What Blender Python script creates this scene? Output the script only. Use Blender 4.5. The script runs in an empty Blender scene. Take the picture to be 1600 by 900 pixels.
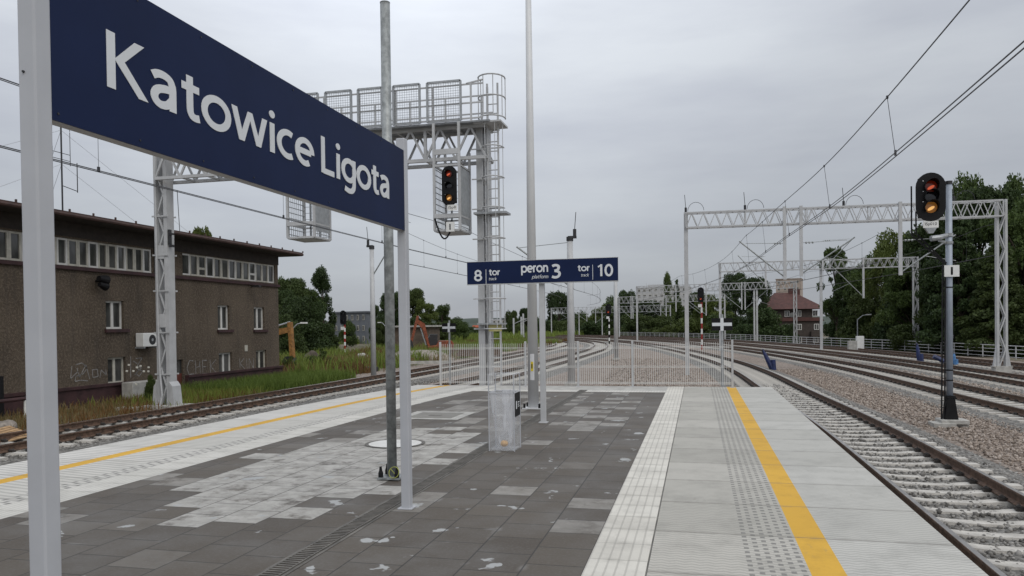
import bpy, bmesh, math, random
import numpy as np
from mathutils import Vector, Matrix
R = math.radians
scn = bpy.context.scene
col = scn.collection
rnd = random.Random(7)

# ------------------------------------------------------------------ camera, world, sun, exposure
H = 1.6; FPX = 1200.0
yaw = math.atan(290/1200); pit = math.atan(17/1200); rol = .013
fw = np.array([-math.sin(yaw)*math.cos(pit), math.cos(yaw)*math.cos(pit), -math.sin(pit)])
r0 = np.array([math.cos(yaw), math.sin(yaw), 0]); u0 = np.cross(r0, fw)
rt = r0*math.cos(rol) - u0*math.sin(rol); up = u0*math.cos(rol) + r0*math.sin(rol)
cam = bpy.data.cameras.new('camera'); camo = bpy.data.objects.new('camera', cam); col.objects.link(camo)
cam.sensor_width = 36; cam.lens = 36*FPX/1600; cam.shift_y = 75/1600; cam.clip_start = .05; cam.clip_end = 8000
camo.matrix_world = Matrix(((rt[0], up[0], -fw[0], 0), (rt[1], up[1], -fw[1], 0), (rt[2], up[2], -fw[2], H), (0, 0, 0, 1)))
scn.camera = camo

def at(px, py, X=None, Y=None, z=None):
    "where the line of sight through a photo pixel meets a real plane of the place"
    v = fw + rt*(px-800)/FPX - up*(py-525)/FPX
    t = X/v[0] if X is not None else Y/v[1] if Y is not None else (z-H)/v[2]
    return Vector((t*v[0], t*v[1], H+t*v[2]))

world = bpy.data.worlds.new('World'); scn.world = world; world.use_nodes = True
nt = world.node_tree; nt.nodes.clear()
out = nt.nodes.new('ShaderNodeOutputWorld'); bg = nt.nodes.new('ShaderNodeBackground')
sky = nt.nodes.new('ShaderNodeTexSky'); sky.sky_type = 'NISHITA'; sky.sun_disc = False
SUN_EL, SUN_AZ = 48, 138
sky.sun_elevation = R(SUN_EL); sky.sun_rotation = R(SUN_AZ)
tc = nt.nodes.new('ShaderNodeTexCoord')
mp = nt.nodes.new('ShaderNodeMapping'); mp.inputs['Scale'].default_value = (1.2, 1.2, 5.5)
n1 = nt.nodes.new('ShaderNodeTexNoise'); n1.inputs['Scale'].default_value = 1.6; n1.inputs['Detail'].default_value = 7; n1.inputs['Roughness'].default_value = .55
rp = nt.nodes.new('ShaderNodeValToRGB')
rp.color_ramp.elements[0].position = .36; rp.color_ramp.elements[0].color = (4.65, 4.9, 5.45, 1)
rp.color_ramp.elements[1].position = .64; rp.color_ramp.elements[1].color = (5.75, 6.05, 6.45, 1)
sep = nt.nodes.new('ShaderNodeSeparateXYZ')
mr = nt.nodes.new('ShaderNodeMapRange'); mr.inputs[1].default_value = 0; mr.inputs[2].default_value = 1; mr.inputs[2].default_value = .8; mr.inputs[3].default_value = .84; mr.inputs[4].default_value = 1.95
mul = nt.nodes.new('ShaderNodeVectorMath'); mul.operation = 'SCALE'
mx = nt.nodes.new('ShaderNodeMixRGB'); mx.inputs['Fac'].default_value = .94
L = nt.links.new
L(tc.outputs['Generated'], mp.inputs['Vector']); L(mp.outputs['Vector'], n1.inputs['Vector']); L(n1.outputs['Fac'], rp.inputs['Fac'])
L(tc.outputs['Generated'], sep.inputs['Vector']); L(sep.outputs['Z'], mr.inputs[0])
# thinner, brighter cloud high in the north west, heavier cloud to the right of it
nrm = nt.nodes.new('ShaderNodeVectorMath'); nrm.operation = 'NORMALIZE'; L(tc.outputs['Generated'], nrm.inputs[0])
dot = nt.nodes.new('ShaderNodeVectorMath'); dot.operation = 'DOT_PRODUCT'; L(nrm.outputs[0], dot.inputs[0]); dot.inputs[1].default_value = Vector((-.335, .79, .515)).normalized()
cr = nt.nodes.new('ShaderNodeValToRGB'); L(dot.outputs['Value'], cr.inputs[0])
for i, (p_, v_) in enumerate(((.4, 1.0), (.72, .82), (.83, .84), (.92, 1.0), (.965, 1.08), (1.0, 1.4))):
    e_ = cr.color_ramp.elements[i] if i < 2 else cr.color_ramp.elements.new(p_)
    e_.position = p_; e_.color = (v_/1.5, v_/1.5, v_/1.5, 1)
m2 = nt.nodes.new('ShaderNodeMath'); m2.operation = 'MULTIPLY'; L(cr.outputs['Color'], m2.inputs[0])
m3 = nt.nodes.new('ShaderNodeMath'); m3.operation = 'MULTIPLY'; m3.inputs[1].default_value = 1.5; L(mr.outputs[0], m3.inputs[0]); L(m3.outputs[0], m2.inputs[1])
L(rp.outputs['Color'], mul.inputs[0]); L(m2.outputs[0], mul.inputs['Scale'])
L(sky.outputs['Color'], mx.inputs['Color1']); L(mul.outputs['Vector'], mx.inputs['Color2'])
L(mx.outputs['Color'], bg.inputs['Color']); bg.inputs['Strength'].default_value = .1
L(bg.outputs['Background'], out.inputs['Surface'])

sl = bpy.data.lights.new('sun', 'SUN'); sl.energy = 1.15; sl.angle = R(45); sl.color = (1, .94, .84)
so = bpy.data.objects.new('sun', sl); col.objects.link(so)
# the sun stands behind the camera and to the right, veiled by cloud
so.rotation_euler = (R(90-SUN_EL), 0, R(180-SUN_AZ))
vs = scn.view_settings; vs.view_transform = 'Standard'; vs.look = 'None'; vs.gamma = 1; vs.exposure = 0; vs.use_curve_mapping = False
try:
    scn.cycles.use_denoising = True; scn.cycles.max_bounces = 6; scn.cycles.transparent_max_bounces = 12
except Exception: pass

# ------------------------------------------------------------------ materials
def newmat(name):
    m = bpy.data.materials.new(name); m.use_nodes = True
    return m, m.node_tree, m.node_tree.nodes['Principled BSDF']
class NT:
    def __init__(s, nt): s.nt = nt
    def n(s, t, **k):
        o = s.nt.nodes.new(t)
        for a, b in k.items(): setattr(o, a, b)
        return o
    def link(s, a, b): s.nt.links.new(a, b)
    def setin(s, sock, v):
        if isinstance(v, bpy.types.NodeSocket): s.nt.links.new(v, sock)
        else: sock.default_value = v
    def m(s, op, a, b=0.0, c=None):
        o = s.n('ShaderNodeMath', operation=op); s.setin(o.inputs[0], a); s.setin(o.inputs[1], b)
        if c is not None: s.setin(o.inputs[2], c)
        return o.outputs[0]
    def noise(s, vec, scale, detail=4, rough=.55):
        o = s.n('ShaderNodeTexNoise'); o.inputs['Scale'].default_value = scale; o.inputs['Detail'].default_value = detail; o.inputs['Roughness'].default_value = rough
        if vec is not None: s.link(vec, o.inputs['Vector'])
        return o.outputs['Fac']
    def white(s, vec):
        o = s.n('ShaderNodeTexWhiteNoise', noise_dimensions='3D'); s.link(vec, o.inputs['Vector']); return o.outputs['Value']
    def mix(s, f, a, b):
        o = s.n('ShaderNodeMixRGB'); s.setin(o.inputs[0], f)
        for i, v in ((1, a), (2, b)):
            if isinstance(v, bpy.types.NodeSocket): s.link(v, o.inputs[i])
            else: o.inputs[i].default_value = (*v, 1) if len(v) == 3 else v
        return o.outputs[0]
    def ramp(s, f, a, b):
        o = s.n('ShaderNodeMapRange', interpolation_type='SMOOTHSTEP'); s.setin(o.inputs[0], f); o.inputs[1].default_value = a; o.inputs[2].default_value = b
        return o.outputs[0]
    def bump(s, h, strength=.3, dist=.01):
        o = s.n('ShaderNodeBump'); o.inputs['Strength'].default_value = strength; o.inputs['Distance'].default_value = dist
        s.link(h, o.inputs['Height']); return o.outputs[0]
    def xyz(s):
        t = s.n('ShaderNodeTexCoord'); e = s.n('ShaderNodeSeparateXYZ'); s.link(t.outputs['Object'], e.inputs[0])
        return t.outputs['Object'], e.outputs[0], e.outputs[1], e.outputs[2]
    def comb(s, x, y, z=0.0):
        o = s.n('ShaderNodeCombineXYZ'); s.setin(o.inputs[0], x); s.setin(o.inputs[1], y); s.setin(o.inputs[2], z); return o.outputs[0]

def pm(name, c, rough=.6, metal=0, var=.12, scale=6, bump=0, bscale=60, c2=None, emit=None, spec=None):
    m, t, b = newmat(name); k = NT(t)
    ob = k.xyz()[0]
    f = k.noise(ob, scale, 6, .6)
    hi = c2 or tuple(min(1, x*(1+var)) for x in c); lo = tuple(x*(1-var) for x in c) if c2 is None else c
    k.link(k.mix(k.ramp(f, .3, .7), lo, hi), b.inputs['Base Color'])
    b.inputs['Roughness'].default_value = rough; b.inputs['Metallic'].default_value = metal
    if spec is not None: b.inputs['Specular IOR Level'].default_value = spec
    if bump: k.link(k.bump(k.noise(ob, bscale, 5), bump, .02), b.inputs['Normal'])
    if emit: b.inputs['Emission Color'].default_value = (*emit[:3], 1); b.inputs['Emission Strength'].default_value = emit[3]
    return m
M = {}
M['lampwhite'] = pm('white lamp post paint', (.6, .605, .61), .4, 0, .05, 2)
M['white'] = pm('white painted steel', (.44, .445, .45), .45, 0, .1, 2)
M['postgrey'] = pm('pale grey powder coated steel', (.42, .43, .455), .4, 0, .04, 3)
M['galv'] = pm('galvanised steel', (.27, .285, .285), .5, .35, .3, 14, .1, 40)
M['galvlight'] = pm('light zinc steel', (.33, .345, .355), .45, .3, .15, 8)
M['sigmast'] = pm('grey painted mast', (.3, .34, .4), .45, .1, .08, 5)
M['black'] = pm('black plastic', (.009, .009, .01), .6, 0, .2, 8, spec=.2)
M['dark'] = pm('dark metal', (.03, .03, .032), .5, .2, .3, 8)
M['navy'] = pm('navy sign enamel', (.0085, .0165, .055), .55, 0, .1, 1.2, spec=.12)
M['letter'] = pm('white sign lettering', (.62, .64, .66), .5, 0, .03, 3)
M['frame'] = pm('sign frame aluminium', (.42, .41, .41), .5, .1, .06, 4)
M['concrete'] = pm('concrete', (.38, .37, .345), .85, 0, .2, 4, .25, 50)
M['stripwhite'] = None
M['yellow'] = pm('yellow paint', (.62, .35, .03), .55, 0, .1, 5, .15, 80)
M['rust'] = pm('rusty rail side', (.1, .06, .04), .8, 0, .45, 12, .3, 60)
M['railtop'] = pm('worn rail head', (.4, .38, .36), .3, .85, .2, 5)
M['sleeper'] = pm('concrete sleeper', (.43, .41, .375), .85, 0, .25, 3, .3, 40)
M['clip'] = pm('rail clip', (.05, .045, .042), .6, .4, .3, 10)
M['red'] = pm('red paint', (.28, .02, .015), .5, 0, .15, 5)
M['whitepaint'] = pm('white paint', (.7, .7, .68), .5, 0, .05, 4)
M['stucco'] = None
M['roof'] = pm('dark roof edge', (.055, .028, .022), .7, 0, .3, 3, .2, 20)
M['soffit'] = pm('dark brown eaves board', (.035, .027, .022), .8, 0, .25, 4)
M['burgundy'] = pm('burgundy painted plinth', (.042, .017, .018), .7, 0, .35, 2.5, .2, 30)
M['winframe'] = pm('white window frame', (.6, .59, .56), .5, 0, .08, 3)
M['oldframe'] = pm('weathered cream window frame', (.46, .44, .38), .6, 0, .15, 5)
M['door'] = pm('red brown door', (.11, .028, .018), .6, 0, .25, 4)
M['tube'] = pm('black drain pipe', (.016, .016, .016), .5, 0, .3, 5)
M['wood'] = pm('pallet wood', (.36, .23, .12), .8, 0, .3, 8, .3, 40)
M['bark'] = pm('bark', (.06, .045, .033), .9, 0, .35, 3, .4, 12)
M['orange'] = pm('orange machine paint', (.2, .05, .018), .6, 0, .45, 5)
M['ochre'] = pm('ochre machine paint', (.27, .13, .035), .6, 0, .4, 5)
M['blue'] = pm('blue tarpaulin', (.012, .022, .085), .5, 0, .3, 6, .5, 14)
M['lightblue'] = pm('pale blue tarpaulin', (.06, .17, .36), .5, 0, .3, 6, .5, 14)
M['redroof'] = pm('red roof tiles', (.07, .026, .021), .75, 0, .25, 1.5, .4, 6)
M['brick'] = pm('brown render', (.05, .039, .033), .85, 0, .2, 2)
M['beige'] = pm('beige panel wall', (.34, .28, .24), .85, 0, .1, .4)
M['whitewall'] = pm('pale panel wall', (.42, .42, .42), .85, 0, .1, .5)
M['greywall'] = pm('grey cladding', (.11, .12, .135), .7, 0, .15, .8)
M['rock'] = pm('stone', (.25, .22, .19), .9, 0, .3, 8, .4, 20)
M['wire'] = pm('overhead wire', (.05, .05, .055), .5, .4, .2, 5)
M['stickeryellow'] = pm('yellow warning sticker', (.65, .5, .03), .5, 0, .03, 4)
M['greenyellow'] = pm('yellow green earth cable', (.3, .32, .06), .5, 0, .2, 30)
M['lensred'] = pm('red signal lens', (.1, .012, .006), .15, 0, .05, 5, emit=(1, .09, .02, .025))
M['lensamber'] = pm('amber signal lens', (.2, .075, .012), .15, 0, .05, 5, emit=(1, .42, .09, .09))
M['corered'] = pm('red lamp core', (.4, .05, .02), .2, 0, .05, 5, emit=(1, .16, .05, .42))
M['coreamber'] = pm('amber lamp core', (.6, .3, .06), .2, 0, .05, 5, emit=(1, .55, .18, .7))
M['lensoff'] = pm('unlit signal lens', (.015, .015, .02), .08, 0, .1, 5)
M['apple'] = pm('bread roll', (.5, .3, .12), .7, 0, .15, 20)
M['deck'] = pm('walkway grating', (.24, .25, .26), .6, .3, .2, 10)
M['iron'] = pm('cast iron', (.13, .12, .105), .6, .4, .3, 8)
M['chalk'] = pm('faded white spray paint', (.22, .21, .2), .85, 0, .4, 6)
M['petal'] = pm('white petals', (.7, .68, .6), .7)

def glassmat(name, c, rough=.06):
    m, t, b = newmat(name); k = NT(t)
    ob, x, y, z = k.xyz()
    f = k.noise(k.comb(k.m('MULTIPLY', x, 1.0), k.m('MULTIPLY', y, 1.3), k.m('MULTIPLY', z, .6)), 1.1, 3)
    k.link(k.mix(k.ramp(f, .38, .66), tuple(v*.35 for v in c), c), b.inputs['Base Color'])  # paler patches paint reflected sky into the pane colour
    b.inputs['Roughness'].default_value = rough; b.inputs['Specular IOR Level'].default_value = .55
    return m
M['glass'] = glassmat('window glass', (.1, .1, .095))

# clear plastic
m, t, b = newmat('clear acrylic'); b.inputs['Base Color'].default_value = (.8, .82, .85, 1); b.inputs['Roughness'].default_value = .12
b.inputs['Alpha'].default_value = .17; M['acrylic'] = m
m, t, b = newmat('crumpled clear bag'); k = NT(t); ob, x, y, z = k.xyz()
f = k.noise(k.comb(k.m('MULTIPLY', x, 10.), k.m('MULTIPLY', y, 10.), k.m('MULTIPLY', z, 1.3)), 1, 2)
b.inputs['Base Color'].default_value = (.72, .73, .76, 1); b.inputs['Roughness'].default_value = .25
k.link(k.m('MULTIPLY_ADD', k.ramp(f, .5, .68), .4, .14), b.inputs['Alpha']); k.link(k.bump(f, .6, .03), b.inputs['Normal']); M['bag'] = m

# dark paving with individually tinted slabs
def paving():
    m, t, b = newmat('dark concrete paving'); k = NT(t); ob, x, y, z = k.xyz()
    u = k.m('DIVIDE', k.m('ADD', x, .735), .4); row = k.m('FLOOR', u)
    half = k.m('MULTIPLY', k.m('FLOORED_MODULO', row, 2.0), .5)
    v = k.m('ADD', k.m('DIVIDE', y, .4), half); cl = k.m('FLOOR', v)
    fu = k.m('FRACT', u); fv = k.m('FRACT', v)
    du = k.m('MINIMUM', fu, k.m('SUBTRACT', 1.0, fu)); dv = k.m('MINIMUM', fv, k.m('SUBTRACT', 1.0, fv))
    joint = k.m('SUBTRACT', 1.0, k.ramp(k.m('MINIMUM', du, dv), .006, .02))
    cell = k.comb(row, cl); r1 = k.white(cell); r2 = k.white(k.comb(row, cl, 7.3))
    ccx = k.m('MULTIPLY_ADD', row, .4, -.535); ccy = k.m('MULTIPLY', k.m('SUBTRACT', cl, k.m('SUBTRACT', half, .5)), .4)
    base = k.mix(r1, (.058, .045, .032), (.084, .068, .05))
    base = k.mix(k.ramp(k.noise(ob, 1.3, 6, .65), .35, .75), base, k.mix(.5, base, (.14, .135, .128)))
    base = k.mix(k.m('MULTIPLY', k.ramp(k.noise(ob, 45, 4), .45, .75), .25), base, (.16, .155, .15))
    # dusty pale slabs round the manholes
    ex = k.m('POWER', k.m('DIVIDE', k.m('ADD', ccx, 4.1), 1.15), 2.0); ey = k.m('POWER', k.m('DIVIDE', k.m('ADD', ccy, -8.6), 2.9), 2.0)
    el = k.m('SUBTRACT', 1.18, k.m('ADD', ex, ey))
    p1 = k.ramp(k.m('ADD', el, k.m('MULTIPLY', k.m('SUBTRACT', r2, .5), .75)), .12, .2)
    ex = k.m('POWER', k.m('DIVIDE', k.m('ADD', ccx, 1.95), .95), 2.0); ey = k.m('POWER', k.m('DIVIDE', k.m('ADD', ccy, -14.2), 4.2), 2.0)
    el2 = k.m('MULTIPLY', k.m('MAXIMUM', k.m('SUBTRACT', 1.0, k.m('ADD', ex, ey)), 0.0), .46)
    p2 = k.m('MULTIPLY', k.ramp(k.m('ADD', el2, r2), .93, 1.0), .55)
    ex = k.m('POWER', k.m('DIVIDE', k.m('ADD', ccx, 4.2), 1.2), 2.0); ey = k.m('POWER', k.m('DIVIDE', k.m('ADD', ccy, -14.5), 3.2), 2.0)
    el3 = k.m('MULTIPLY', k.m('MAXIMUM', k.m('SUBTRACT', 1.0, k.m('ADD', ex, ey)), 0.0), .42)
    p3 = k.m('MULTIPLY', k.ramp(k.m('ADD', el3, r1), .93, 1.0), .5)
    pale = k.m('MAXIMUM', p1, k.m('MAXIMUM', p2, p3))
    wear = k.ramp(k.noise(ob, 3.2, 8, .7), .3, .52)
    pale = k.m('MULTIPLY', pale, wear)
    pc = k.mix(k.ramp(k.noise(ob, 5, 7, .7), .35, .7), (.3, .288, .262), (.46, .443, .41))
    c = k.mix(k.m('MULTIPLY', pale, .92), base, pc)
    # dried cement spots
    sp = k.noise(ob, 2.7, 4.5, .55); spots = k.ramp(sp, .648, .668)
    near = k.m('MAXIMUM', k.m('ABSOLUTE', k.m('ADD', ccx, 3.535)), k.m('ABSOLUTE', k.m('ADD', ccy, -4.6)))
    rag = k.ramp(k.m('ADD', k.noise(ob, 6, 5), k.m('MULTIPLY', k.m('SUBTRACT', fv, .5), .25)), .4, .44)
    c = k.mix(k.m('MULTIPLY', spots, k.ramp(k.noise(ob, 9, 5), .25, .5)), c, (.34, .345, .34))
    c = k.mix(k.m('MULTIPLY', k.m('LESS_THAN', near, .19), rag), c, k.mix(k.noise(ob, 22, 5), (.34, .345, .335), (.46, .465, .45)))
    # light smears along some joints
    sm = k.m('MULTIPLY', k.m('SUBTRACT', 1.0, k.ramp(k.m('MINIMUM', du, dv), .01, .12)), k.ramp(k.noise(ob, 2.3, 4), .58, .72))
    c = k.mix(k.m('MULTIPLY', sm, .55), c, (.25, .245, .235))
    c = k.mix(k.m('MULTIPLY', joint, .8), c, (.022, .02, .018))
    k.link(c, b.inputs['Base Color']); b.inputs['Roughness'].default_value = .68
    hgt = k.m('SUBTRACT', k.m('ADD', k.m('MULTIPLY', k.noise(ob, 160, 3), .12), k.m('MULTIPLY', r2, .2)), joint)
    k.link(k.bump(hgt, .5, .008), b.inputs['Normal'])
    return m
M['paving'] = paving()

# ribbed or zigzag platform edge slabs. u across the platform, v along it
def slab(name, lo, hi, pitch, ribs=None, zig=False, dash=None, seam=.012, left=False, joint_dark=.22):
    m, t, b = newmat(name); k = NT(t); ob, x, y, z = k.xyz()
    uvn = k.n('ShaderNodeUVMap'); uvn.uv_map = 'UVMap'; e = k.n('ShaderNodeSeparateXYZ'); k.link(uvn.outputs[0], e.inputs[0]); u, v = e.outputs[0], e.outputs[1]
    vv = k.m('DIVIDE', v, pitch); cell = k.m('FLOOR', vv); r = k.white(k.comb(cell, 1.7, 3.1))
    fv = k.m('FRACT', vv); dv = k.m('MULTIPLY', k.m('MINIMUM', fv, k.m('SUBTRACT', 1.0, fv)), pitch)
    joint = k.m('SUBTRACT', 1.0, k.ramp(dv, seam*.25, seam*.7))
    c = k.mix(r, lo, hi)
    c = k.mix(k.m('MULTIPLY', k.ramp(k.noise(ob, 2.2, 8, .7), .42, .72), .6), c, tuple(q*.7 for q in lo))
    c = k.mix(k.m('MULTIPLY', k.ramp(k.noise(k.comb(k.m('MULTIPLY', u, 9.0), k.m('MULTIPLY', v, 2.2)), 1, 6, .7), .6, .78), .5), c, (.2, .185, .155))
    c = k.mix(k.m('MULTIPLY', k.m('SUBTRACT', 1.0, k.ramp(dv, .0, .07)), k.m('MULTIPLY', k.ramp(k.noise(ob, 8, 5), .35, .65), .3)), c, (.2, .185, .155))
    c = k.mix(k.m('MULTIPLY', k.ramp(k.noise(ob, 70, 3), .5, .8), .18), c, tuple(q*.45 for q in lo))
    h = k.m('MULTIPLY', k.noise(ob, 120, 3), .1)
    if ribs:
        fr = k.m('FRACT', k.m('DIVIDE', u, ribs)); g = k.ramp(k.m('ABSOLUTE', k.m('SUBTRACT', fr, .5)), .34, .47)
        c = k.mix(k.m('MULTIPLY', g, .4), c, tuple(q*.42 for q in lo)); h = k.m('SUBTRACT', h, g)
    if zig:
        zz = k.m('MULTIPLY', k.m('ABSOLUTE', k.m('SUBTRACT', k.m('FRACT', k.m('DIVIDE', u, .1)), .5)), .8)
        fz = k.m('FRACT', k.m('ADD', k.m('DIVIDE', v, .056 if not left else .1), zz if not left else k.m('MULTIPLY', u, 2.0))); g = k.ramp(k.m('ABSOLUTE', k.m('SUBTRACT', fz, .5)), .2, .42)
        c = k.mix(k.m('MULTIPLY', g, .36 if not left else .5), c, tuple(q*.45 for q in lo)); h = k.m('SUBTRACT', h, k.m('MULTIPLY', g, .8))
    if dash:
        a0, a1, n = dash
        w = k.m('MULTIPLY', k.m('GREATER_THAN', u, a0), k.m('LESS_THAN', u, a1))
        fu = k.m('FRACT', k.m('MULTIPLY', k.m('SUBTRACT', u, a0), n/(a1-a0)))
        rowi = k.m('FLOOR', k.m('MULTIPLY', k.m('SUBTRACT', u, a0), n/(a1-a0)))
        fd = k.m('FRACT', k.m('ADD', k.m('DIVIDE', v, .1 if not left else .14), k.m('MULTIPLY', rowi, .5)))
        gg = k.m('MULTIPLY', k.m('SUBTRACT', 1.0, k.ramp(k.m('ABSOLUTE', k.m('SUBTRACT', fu, .5)), .2, .3)), k.m('SUBTRACT', 1.0, k.ramp(k.m('ABSOLUTE', k.m('SUBTRACT', fd, .5)), .19, .28)))
        gg = k.m('MULTIPLY', gg, w)
        c = k.mix(k.m('MULTIPLY', gg, .8), c, (.15, .145, .135)); h = k.m('ADD', h, k.m('MULTIPLY', gg, 1.5))
    c = k.mix(k.m('MULTIPLY', joint, .75), c, (joint_dark*.6, joint_dark*.57, joint_dark*.5)); h = k.m('SUBTRACT', h, joint)
    k.link(c, b.inputs['Base Color']); b.inputs['Roughness'].default_value = .75
    k.link(k.bump(h, .35, .006), b.inputs['Normal'])
    return m
M['stripwhite'] = slab('ribbed white guiding slabs', (.54, .515, .46), (.62, .595, .535), .4, ribs=.0667, seam=.006)
M['plainwhite'] = slab('smooth white slabs', (.52, .505, .46), (.58, .56, .515), .4, ribs=.0667, seam=.005)
M['edge_in'] = slab('patterned platform slabs', (.37, .355, .315), (.46, .44, .395), 1.0, zig=True, dash=(.29, .683, 6), seam=.016)
M['edge_out'] = slab('patterned platform edge slabs', (.42, .41, .375), (.48, .47, .435), 1.0, zig=True, seam=.016)
M['ledge_in'] = slab('patterned slabs of the far platform side', (.5, .485, .445), (.56, .54, .5), 1.0, zig=True, dash=(-1.35, -1.0, 4), seam=.012, left=True)
M['ledge_out'] = slab('patterned edge slabs of the far platform side', (.54, .525, .49), (.6, .58, .545), 1.0, zig=True, seam=.012, left=True)
M['yellowline'] = slab('yellow safety line', (.56, .315, .024), (.62, .355, .032), 1.0, seam=.01, joint_dark=.12)

def stones(name, cols, scale, bump=1.0):
    m, t, b = newmat(name); k = NT(t); ob, x, y, z = k.xyz()
    vo = k.n('ShaderNodeTexVoronoi'); vo.inputs['Scale'].default_value = scale; k.link(ob, vo.inputs['Vector'])
    r = k.white(vo.outputs['Color'])
    c = k.mix(k.ramp(r, 0, .5), cols[0], cols[1]); c = k.mix(k.ramp(r, .5, 1), c, cols[2])
    c = k.mix(k.ramp(k.noise(ob, .5, 5), .35, .7), c, k.mix(.35, c, cols[0]))
    k.link(c, b.inputs['Base Color']); b.inputs['Roughness'].default_value = .85
    k.link(k.bump(k.m('SUBTRACT', 1.0, vo.outputs['Distance']), bump, .05), b.inputs['Normal'])
    return m
M['pinkstone'] = stones('pinkish crushed stone', ((.13, .1, .078), (.25, .2, .165), (.36, .31, .27)), 14)
M['greystone'] = stones('grey track ballast', ((.085, .08, .073), (.165, .157, .143), (.26, .25, .232)), 14)
def stonemesh(name, cols):
    m, t, b = newmat(name); k = NT(t); g = k.n('ShaderNodeNewGeometry'); r = g.outputs['Random Per Island']
    c = k.mix(k.ramp(r, 0, .5), cols[0], cols[1]); c = k.mix(k.ramp(r, .5, 1), c, cols[2])
    k.link(c, b.inputs['Base Color']); b.inputs['Roughness'].default_value = .85; return m
M['pinkloose'] = stonemesh('loose pinkish stone', ((.115, .09, .072), (.26, .21, .172), (.4, .345, .3)))
M['greyloose'] = stonemesh('loose grey ballast', ((.08, .075, .068), (.18, .17, .156), (.32, .308, .29)))

def dirt():
    m, t, b = newmat('rough grassy ground'); k = NT(t); ob, x, y, z = k.xyz()
    f = k.noise(ob, .35, 8, .65); g = k.noise(ob, 6, 6, .7)
    c = k.mix(k.ramp(f, .38, .62), (.15, .118, .088), (.085, .085, .042))
    c = k.mix(k.m('MULTIPLY', k.ramp(g, .4, .7), .6), c, (.17, .14, .1))
    k.link(c, b.inputs['Base Color']); b.inputs['Roughness'].default_value = .95; k.link(k.bump(g, .8, .08), b.inputs['Normal']); return m
M['dirt'] = dirt()
def stucco():
    m, t, b = newmat('dark pebbledash render'); k = NT(t); ob, x, y, z = k.xyz()
    f = k.noise(ob, .55, 7, .65); g = k.noise(ob, 13, 5, .8)
    st = k.noise(k.comb(k.m('MULTIPLY', x, 3.), k.m('MULTIPLY', y, 3.), k.m('MULTIPLY', z, .35)), 1, 5)
    c = k.mix(k.ramp(f, .3, .7), (.066, .049, .034), (.112, .086, .061))
    c = k.mix(k.m('MULTIPLY', k.ramp(g, .47, .6), .6), c, (.2, .158, .118))
    c = k.mix(k.m('MULTIPLY', k.ramp(st, .5, .75), .4), c, (.04, .034, .03))
    k.link(c, b.inputs['Base Color']); b.inputs['Roughness'].default_value = .95; k.link(k.bump(g, .9, .05), b.inputs['Normal']); return m
M['stucco'] = stucco()
def leafmat(name, a, bcol):
    m, t, b = newmat(name); k = NT(t); g = k.n('ShaderNodeNewGeometry'); oi = k.n('ShaderNodeObjectInfo')
    ob = k.xyz()[0]
    f = k.m('ADD', k.m('MULTIPLY', g.outputs['Random Per Island'], .55), k.m('MULTIPLY', k.noise(ob, .45, 3), .5))
    c = k.mix(f, a, bcol)
    c = k.mix(k.m('MULTIPLY', oi.outputs['Random'], .35), c, tuple(q*.55 for q in a))
    rr = k.m('FRACT', k.m('MULTIPLY', oi.outputs['Random'], 7.31)); c = k.mix(k.m('MULTIPLY', k.ramp(rr, .45, 1.0), .45), c, tuple(q*w for q, w in zip(bcol, (1.25, 1.02, .8))))
    k.link(c, b.inputs['Base Color']); b.inputs['Roughness'].default_value = .6; b.inputs['Specular IOR Level'].default_value = .25
    b.inputs['Subsurface Weight'].default_value = 0
    tr = k.n('ShaderNodeBsdfTranslucent'); k.link(c, tr.inputs[0]); ms = k.n('ShaderNodeMixShader'); ms.inputs[0].default_value = .25
    k.link(b.outputs[0], ms.inputs[1]); k.link(tr.outputs[0], ms.inputs[2]); k.link(ms.outputs[0], t.nodes['Material Output'].inputs['Surface'])
    return m
M['leaf'] = leafmat('green leaves', (.028, .05, .015), (.115, .165, .045))
M['leafdark'] = leafmat('dark green leaves', (.019, .035, .013), (.075, .115, .037))
M['leaflight'] = leafmat('fresh green leaves', (.035, .055, .014), (.1, .135, .035))
M['grass'] = leafmat('grass blades', (.08, .13, .022), (.2, .27, .06))
M['drygrass'] = leafmat('dry grass blades', (.12, .1, .04), (.24, .19, .09))
M['brush'] = leafmat('reddish weeds', (.09, .045, .02), (.2, .12, .05))
M['hill'] = pm('wooded hillside', (.035, .05, .035), .95, 0, .35, .03, .6, .1)

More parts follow.
